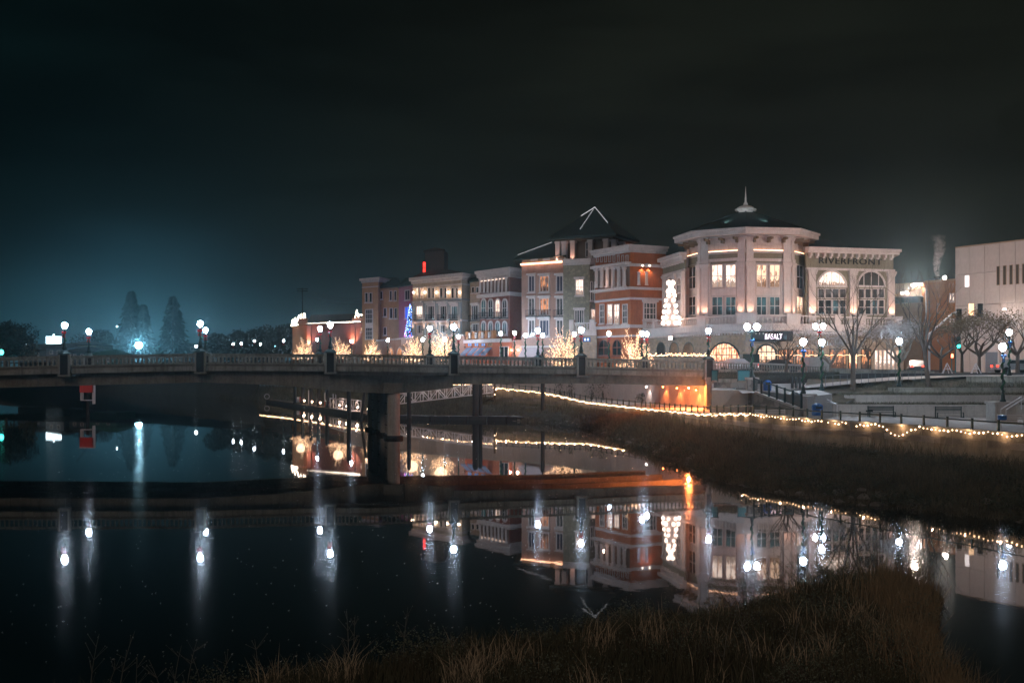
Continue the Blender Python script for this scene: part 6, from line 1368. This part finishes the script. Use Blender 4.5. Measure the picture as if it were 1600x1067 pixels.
# ------------------------------------------------------------------ grasses
def inside(p, poly):
    x, y = p; c = False; n = len(poly)
    for i in range(n):
        x1, y1 = poly[i]; x2, y2 = poly[i - 1]
        if (y1 > y) != (y2 > y) and x < (x2 - x1) * (y - y1) / (y2 - y1) + x1: c = not c
    return c
def edge_d(p, poly):
    P = Vector(p); m = 1e9
    for i in range(len(poly)):
        a, b = Vector(poly[i - 1]), Vector(poly[i]); d = b - a; t = max(0, min(1, (P - a).dot(d) / d.length_squared)); m = min(m, (P - a - d * t).length)
    return m
def blades(name, pts, m, hmin, hmax, w, rnd, lean=.35, label=None, cat=None, segs=2):
    mb = MB()
    for x, y, z, k in pts:
        h = rnd.uniform(hmin, hmax) * k; a = rnd.uniform(0, 2 * PI); l = rnd.uniform(0, lean) * h; dx, dy = math.cos(a) * l, math.sin(a) * l; b = rnd.uniform(-.7, .7) ; wx, wy = w * math.cos(b), w * math.sin(b)
        o = len(mb.v)
        mb.v += [(x - wx, y - wy, z), (x + wx, y + wy, z), (x + dx * .35 - wx * .7, y + dy * .35 - wy * .7, z + h * .6), (x + dx * .35 + wx * .7, y + dy * .35 + wy * .7, z + h * .6), (x + dx, y + dy, z + h * .97)]
        mb.f += [(o, o + 1, o + 3, o + 2), (o + 2, o + 3, o + 4)]
    p = dict(kind='stuff')
    if label: p['label'] = label; p['category'] = cat
    return mb.obj(name, m, None, **p)
dry = mat('dry_grass', (.62, .43, .25), .9, .5, 1.2, col2=(.16, .14, .09)); dull = mat('dull_grass', (.07, .075, .05), .9, .6, .7, col2=(.17, .15, .09)); reed = mat('reed_grass', (.06, .07, .05), .9, .6, .8, col2=(.17, .155, .11)); seed = mat('silver_stalk', (.20, .19, .16), .8, .3, .5)
FG = [(-9.0, 15), (-9.6, 22.2), (-6.5, 22.7), (-4.2, 24), (-1.5, 26.3), (1.6, 28.2), (4.2, 30.3), (7.4, 32.7), (9.0, 34.3), (10.7, 36.0), (12.2, 36.6), (12.7, 33.5), (11.4, 30.5), (10.0, 27), (9.2, 24.3), (8.8, 20), (9.5, 15)]
def foreground():
    rnd = random.Random(9)
    def h(x, y):
        if not inside((x, y), FG): return -.5
        e = edge_d((x, y), FG); return min(.6, e * .3) - .12 + .10 * math.sin(x * 1.3) * math.cos(y * .9)
    mb = MB(); nx, ny = 64, 60; x0, x1, y0, y1 = -11, 14, 14, 38
    for j in range(ny + 1):
        for i in range(nx + 1): x, y = lerp(x0, x1, i / nx), lerp(y0, y1, j / ny); mb.v.append((x, y, h(x, y)))
    for j in range(ny):
        for i in range(nx): a = j * (nx + 1) + i; mb.f.append((a, a + 1, a + nx + 2, a + nx + 1))
    mb.obj('near_bank', soil, None, kind='structure', smooth=True)
    def patch(x, y): return .5 + .5 * math.sin(x * .9 + 2.1 * math.sin(y * .5)) * math.cos(y * .8 + 1.3 * math.sin(x * .7))
    P1 = []; P2 = []; P3 = []
    for _ in range(46000):
        x, y = rnd.uniform(-9.5, 13), rnd.uniform(18, 37)
        if not inside((x, y), FG): continue
        z = h(x, y) - .02; q = patch(x, y); tall = inside((x, y), [(7.2, 19), (9.5, 19), (10.5, 26), (12.3, 33), (10.6, 33.5), (9.2, 27)])
        if tall:
            if patch(x * 2.3, y * 1.9) > .35: P3.append((x, y, z, rnd.uniform(.45, 1.0)))
            elif rnd.random() < .6: P2.append((x, y, z, rnd.uniform(.5, 1.2)))
            continue
        if x > 3 and 27 < y < 33 and abs((y - 26.5) - x * .42) < 1.4 and rnd.random() < .8: P2.append((x, y, z, .3)); continue
        (P1 if rnd.random() < .35 + .5 * q else P2).append((x, y, z, .55 + .75 * q))
    for x, y in [(rnd.uniform(-9.3, 3), rnd.uniform(20, 27)) for _ in range(5000)]:
        if inside((x, y), FG): P1.append((x, y, h(x, y) - .02, 1.0))
    for _ in range(4200):
        t = rnd.random(); x, y = lerp(8.0, 11.2, t) + .5 * math.sin(t * 14) + rnd.gauss(0, .4), lerp(20, 33, t)
        if inside((x, y), FG): P3.append((x, y, h(x, y) - .02, rnd.uniform(.6, 1.15)))
    blades('dull_bank_grass', P2, dull, .2, .6, .012, rnd, .8, 'dull green and brown grass covering the near bank', 'grass'); blades('rusty_bank_grass', P1, mat('rusty_grass', (.14, .11, .065), .9, .5, .9, col2=(.06, .07, .04)), .25, .75, .009, rnd, .6, 'rusty thin grass along the near water edge', 'grass'); blades('tall_dry_grass', P3, dry, .7, 1.4, .009, rnd, .5, 'tall golden dry grass at the right tip of the near bank', 'grass')
    P4 = []
    for _ in range(70):
        cx_, cy_ = rnd.uniform(-8, 11.5), rnd.uniform(20.5, 35.5)
        if not inside((cx_, cy_), FG): continue
        for _ in range(rnd.randint(20, 70)):
            x, y = cx_ + rnd.gauss(0, .22), cy_ + rnd.gauss(0, .22); P4.append((x, y, h(x, y) - .02, rnd.uniform(.6, 1.2)))
    blades('pale_tufts', P4, mat('pale_tuft', (.48, .38, .26), .9, .4, 2), .3, .95, .008, rnd, .9, 'scattered pale bleached grass tufts on the near bank', 'grass')
    for i, (px, Y) in enumerate(((140, 21.6), (165, 22.0), (185, 21.6), (212, 22.0), (255, 22.0), (270, 22.2), (290, 21.9), (318, 22.2), (336, 22.3), (405, 22.4), (545, 25.5), (552, 25.2), (630, 26), (1240, 24), (1130, 23), (1180, 21.5), (1480, 22), (1440, 22.5))):
        p = XY(px, Y); rn = random.Random(i); z = max(-.1, h(p.x, p.y)); r = thing('weed_stalk', 'thin branching weed stalk on the near bank, ' + ('leftmost', 'second', 'third', 'fourth', 'fifth', 'sixth', 'seventh', 'eighth', 'ninth', 'tenth', 'eleventh', 'twelfth', 'thirteenth', 'sixteenth', 'fourteenth', 'fifteenth', 'last', 'seventeenth')[i] + ' from the left', 'weed', (p.x, p.y, z), group='weed stalks on the near bank')
        mb = MB(); H = rn.uniform(.9, 1.6) if i < 10 else rn.uniform(1.1, 1.7); lx = rn.uniform(-.35, .35)
        if i > 15: lx = .9; H = .9
        pts = [(lx * t * t, 0, H * t) for t in [j / 6 for j in range(7)]]; mb.tube(pts, [.012, .011, .01, .008, .006, .005, .003], 4)
        for j in range(9): k = rn.randint(2, 5); q = Vector(pts[k]); e = q + Vector((rn.uniform(-.25, .25), rn.uniform(-.2, .2), rn.uniform(.1, .3))); mb.tube([q, e], [.005, .003], 3); mb.octa(e, .014)
        mb.obj('stem', seed, r)
    # low leafy bushes
    for i, (px, py, Y, w, hh, lab) in enumerate(((1230, 0, 33.5, 2.0, 1.3, 'leafy dark bush at the outer edge of the near bank'), (1300, 0, 34.8, 2.2, 1.5, 'leafy bush left of the tallest edge bush'), (1375, 0, 35.5, 2.2, 2.1, 'tall rounded bush at the tip of the near bank'), (1170, 0, 32.5, 1.5, .9, 'low bush on the left slope of the near bank'), (1420, 0, 34, 1.0, 1.2, 'ragged bush overhanging the water at the tip'), (1060, 0, 24, 1.5, .8, 'pale leaved bush low in the middle of the near bank'), (1290, 0, 21.5, 1.3, .7, 'grey green bush at the bottom of the frame'), (1000, 0, 29, 1.5, .6, 'low bush left of the mid bank'), (1400, 0, 24, .9, .9, 'ragged bush beside the tall golden grass'), (1140, 0, 27, 1.8, .5, 'spreading low bush in the middle of the bank'), (700, 0, 23.5, 1.5, .5, 'low dark bush at the bottom centre'))):
        rn = random.Random(200 + i); c = XY(px, Y); z = max(0, h(c.x, c.y)); r = thing('bank_bush', lab, 'bush', (c.x, c.y, z), group='leafy bushes on the near bank'); st = MB(); lf = MB()
        for s in range(46):
            a = rn.uniform(0, 2 * PI); rr = rn.random() ** .6; q = Vector((math.cos(a) * w * rr * .5, math.sin(a) * w * rr * .5, 0)); L_ = hh * (1.15 - .6 * rr) * rn.uniform(.7, 1.15); e = q + Vector((math.cos(a) * w * .45 * rr, math.sin(a) * w * .45 * rr, L_)); st.tube([q, q.lerp(e, .5) + Vector((0, 0, .05)), e], [.009, .007, .003], 3)
            for j in range(26):
                t = rn.uniform(.25, 1); p = q.lerp(e, t) + Vector((rn.gauss(0, .06), rn.gauss(0, .06), rn.gauss(0, .04))); u = Vector((rn.uniform(-1, 1), rn.uniform(-1, 1), rn.uniform(-.2, 1))).normalized() * .045; v = u.cross(Vector((rn.uniform(-1, 1), rn.uniform(-1, 1), rn.uniform(-1, 1)))).normalized() * .014; lf.add([p, p + u * .5 + v, p + u, p + u * .5 - v], [(0, 1, 2, 3)])
        st.obj('stems', bark, r); lf.obj('leaves', mat('bank_leaf', (.15, .17, .12), .8, .35, 2), r, kind='stuff')
foreground()
def sprigs(name, spots, m, label, s0):
    rn = random.Random(77); lf = MB()
    for x, y, z, s in spots:
        a = rn.uniform(0, 6.28); L_ = s * rn.uniform(.35, .9); e = Vector((x + math.cos(a) * L_ * .4, y + math.sin(a) * L_ * .4, z + L_)); b = Vector((x, y, z))
        for j in range(9):
            p = b.lerp(e, rn.uniform(.2, 1)) + Vector([rn.gauss(0, .05 * s) for _ in range(3)]); u = Vector((rn.uniform(-1, 1), rn.uniform(-1, 1), rn.uniform(-.1, 1))).normalized() * s0; v = u.cross(Vector([rn.uniform(-1, 1) for _ in range(3)])).normalized() * s0 * .33; lf.add([p, p + u * .5 + v, p + u, p + u * .5 - v], [(0, 1, 2, 3)])
    o = lf.obj(name, m, None, kind='stuff'); o['label'] = label; o['category'] = 'undergrowth'
def near_sprigs():
    rn = random.Random(8); S_ = []
    cl = [(rn.uniform(-6, 11), rn.uniform(20, 35.5), rn.uniform(.4, 1.3), rn.uniform(.5, 1.25)) for _ in range(60)]
    for cx_, cy_, w, s in cl:
        for _ in range(70):
            x, y = cx_ + rn.gauss(0, w * .5), cy_ + rn.gauss(0, w * .5)
            if inside((x, y), FG): S_.append((x, y, .35, s * .8))
    sprigs('leafy_undergrowth', S_, mat('undergrowth_leaf', (.15, .17, .12), .75, .5, 1.5), 'patches of small leaved undergrowth all over the near bank', .05)
    S_ = []
    for _ in range(150):
        i = rn.choice((3, 4, 5, 6, 7, 8, 9)); s_, t = rn.random(), rn.uniform(.22, .95); c = Vector(PARA[i]).lerp(Vector(PARA[i + 1]), s_).lerp(Vector(FOOT[i]).lerp(Vector(FOOT[i + 1]), s_), t); z = lerp(1.3, -.3, t) + .3 * math.sin(PI * t)
        for _ in range(45): S_.append((c.x + rn.gauss(0, .7), c.y + rn.gauss(0, .7), z, 1.15 * lerp(.9, .5, t)))
    sprigs('bank_undergrowth', S_, mat('bank_scrub_leaf', (.07, .085, .055), .8, .5, 1.0), 'dark leafy scrub clumps on the far bank below the promenade', .11)
near_sprigs()
def specks():
    rn = random.Random(31); b = MB()
    for _ in range(420):
        Y = 26 + 75 * rn.random() ** 1.5; p = XY(rn.uniform(-20, 1000 if Y > 38 else 800), Y); s = rn.uniform(.006, .022) * (1 + Y / 60); a = rn.uniform(0, 3); b.add([(p.x - s, p.y, .006), (p.x, p.y - s, .006), (p.x + s, p.y, .03), (p.x, p.y + s * .6, .01)], [(0, 1, 2, 3)])
    o = b.obj('floating_leaves', mat('pale_debris', (.7, .7, .68), .6), None, kind='stuff'); o['label'] = 'tiny pale leaves and bubbles drifting on the dark water'; o['category'] = 'floating debris'
specks()
def rocks():
    rn = random.Random(12); b = MB()
    for _ in range(140):
        i = rn.randint(1, 9); s_ = rn.random(); t = rn.uniform(.72, 1.0); c = Vector(PARA[i]).lerp(Vector(PARA[i + 1]), s_).lerp(Vector(FOOT[i]).lerp(Vector(FOOT[i + 1]), s_), t); r_ = rn.uniform(.08, .38); z = lerp(1.3, -.3, t) + .3 * math.sin(PI * t)
        o = len(b.v); b.ball((c.x, c.y, z + .1), r_, 6, 4, .6)
        b.v[o:] = [(x + rn.uniform(-.25, .25) * r_, y + rn.uniform(-.25, .25) * r_, zz + rn.uniform(-.2, .2) * r_) for x, y, zz in b.v[o:]]
    o = b.obj('bank_rocks', mat('wet_rock', (.17, .16, .14), .7, .4, 2), None, kind='stuff'); o['label'] = 'scattered wet grey rocks along the far waterline'; o['category'] = 'rocks'
rocks()
def far_reeds():
    rnd = random.Random(4); P = []; Q = []
    for i in range(len(PARA) - 2):
        a, b = Vector(PARA[i]), Vector(PARA[i + 1]); c, d = Vector(FOOT[i]), Vector(FOOT[i + 1]); near = i >= 3
        area = ((b - a).length + (d - c).length) / 2 * ((c - a).length); n = int(area * (38 if near else 16))
        for _ in range(n):
            s, t = rnd.random(), rnd.uniform(.13, 1.02); p = a.lerp(b, s).lerp(c.lerp(d, s), t); z = lerp(1.3 if p.y < 110 else 1.9, -.3, t) + .3 * math.sin(PI * t)
            k = .75 + .45 * math.sin(p.x * 1.1 + p.y * .5) * math.sin(p.y * .33 + 1) + .25 * math.sin(p.x * 3.1) * math.sin(p.y * 2.3); hmul = 1.0 if near else .75
            (P if rnd.random() < .6 else Q).append((p.x, p.y, z - .05, max(.25, k) * (1.7 if math.sin(p.x * .47 + 1) * math.sin(p.y * .19) > .62 else 1) * hmul * (0.7 if t < .15 else lerp(1.25, .5, t))))
    blades('bank_reeds', P, reed, .7, 1.35, .020, rnd, .5, 'pale brown reeds covering the far bank below the lit wall', 'reeds'); blades('bank_grass', Q, dull, .4, 1.1, .024, rnd, .6, 'dark tufted grass on the far bank down to the water', 'grass')
    P = []
    up = UPB; lo = LOB
    for i in range(7):
        for _ in range(1600): s, t = rnd.random(), rnd.random(); p = Vector(up[i]).lerp(Vector(up[i + 1]), s).lerp(Vector(lo[i]).lerp(Vector(lo[i + 1]), s), t); P.append((p.x, p.y, lerp(2.6, -.3, t), 1))
    blades('upstream_grass', P, reed, .6, 1.3, .03, rnd, .5, 'brown grass on the bank behind the dock', 'grass')
    P = []
    for i in range(9000):
        k = rnd.random(); base = rnd.choice((0, 1, 2)); px = rnd.uniform(1290, 1620)
        if base == 0: Y = rnd.uniform(100.6, 103); z = 3.5
        elif base == 1: Y = rnd.uniform(104.3, 107.8); z = 4.3
        else: Y = rnd.uniform(108.7, 112); z = lerp(4.6, 5.4, (Y - 108.7) / 3.5)
        p = XY(px, Y); P.append((p.x, p.y, z, 1))
    blades('bed_grass', P, reed, .12, .38, .02, rnd, .8, 'short dry ground cover on the planted tiers and lawn', 'ground cover')
far_reeds()
# steam from the roof vent
def steam():
    m = bpy.data.materials.new('steam'); m.use_nodes = True; t = m.node_tree; t.nodes.clear(); o = N(t, 'ShaderNodeOutputMaterial'); v = N(t, 'ShaderNodeVolumePrincipled'); v.inputs['Color'].default_value = (.95, .9, .95, 1); v.inputs['Anisotropy'].default_value = 0
    tc_ = N(t, 'ShaderNodeTexCoord'); s_ = N(t, 'ShaderNodeSeparateXYZ'); t.links.new(tc_.outputs['Object'], s_.inputs[0]); n = N(t, 'ShaderNodeTexNoise', Scale=1.7, Detail=6.0, Roughness=.65); t.links.new(tc_.outputs['Object'], n.inputs['Vector'])
    zz = s_.outputs['Z']; H = 6.2
    wob = math_n(t, 'MULTIPLY', math_n(t, 'SINE', math_n(t, 'MULTIPLY', zz, 1.1)), .22); x = math_n(t, 'ADD', s_.outputs['X'], math_n(t, 'ADD', wob, math_n(t, 'MULTIPLY', zz, -.02)))
    r2 = math_n(t, 'SQRT', math_n(t, 'ADD', math_n(t, 'MULTIPLY', x, x), math_n(t, 'MULTIPLY', s_.outputs['Y'], s_.outputs['Y']))); wid = math_n(t, 'ADD', .35, math_n(t, 'MULTIPLY', zz, .14))
    core = math_n(t, 'SUBTRACT', 1.0, math_n(t, 'DIVIDE', r2, wid), True); nn = math_n(t, 'SUBTRACT', math_n(t, 'MULTIPLY', n.outputs[0], 4.5), 1.9, True); fade = math_n(t, 'SUBTRACT', 1.0, math_n(t, 'DIVIDE', zz, H), True)
    dn = math_n(t, 'MULTIPLY', math_n(t, 'MULTIPLY', math_n(t, 'MULTIPLY', core, nn), math_n(t, 'POWER', fade, .9)), 8.0); t.links.new(dn, v.inputs['Density']); t.links.new(v.outputs[0], o.inputs['Volume'])
    p = XY(1465, 166); zb = Z(440, 162) + 1.0; ob = MB().box(-1.6, 1.6, -1.4, 1.4, 0, H).obj('steam_plume', m, None, (p.x, p.y, zb)); ob['label'] = 'white steam plume rising from the ochre building roof vent'; ob['category'] = 'steam'; ob['kind'] = 'stuff'
steam()
# ------------------------------------------------------------------ night haze over the river
def haze():
    m = bpy.data.materials.new('night_haze'); m.use_nodes = True; t = m.node_tree; t.nodes.clear(); o = N(t, 'ShaderNodeOutputMaterial'); v = N(t, 'ShaderNodeVolumePrincipled')
    v.inputs['Color'].default_value = (.6, .88, 1, 1); v.inputs['Density'].default_value = 0.00035; v.inputs['Anisotropy'].default_value = 0.9; t.links.new(v.outputs[0], o.inputs['Volume'])
    o = MB().box(-930, 530, -90, 1540, -3.2, 60).obj('haze', m, None); o['kind'] = 'stuff'
haze()
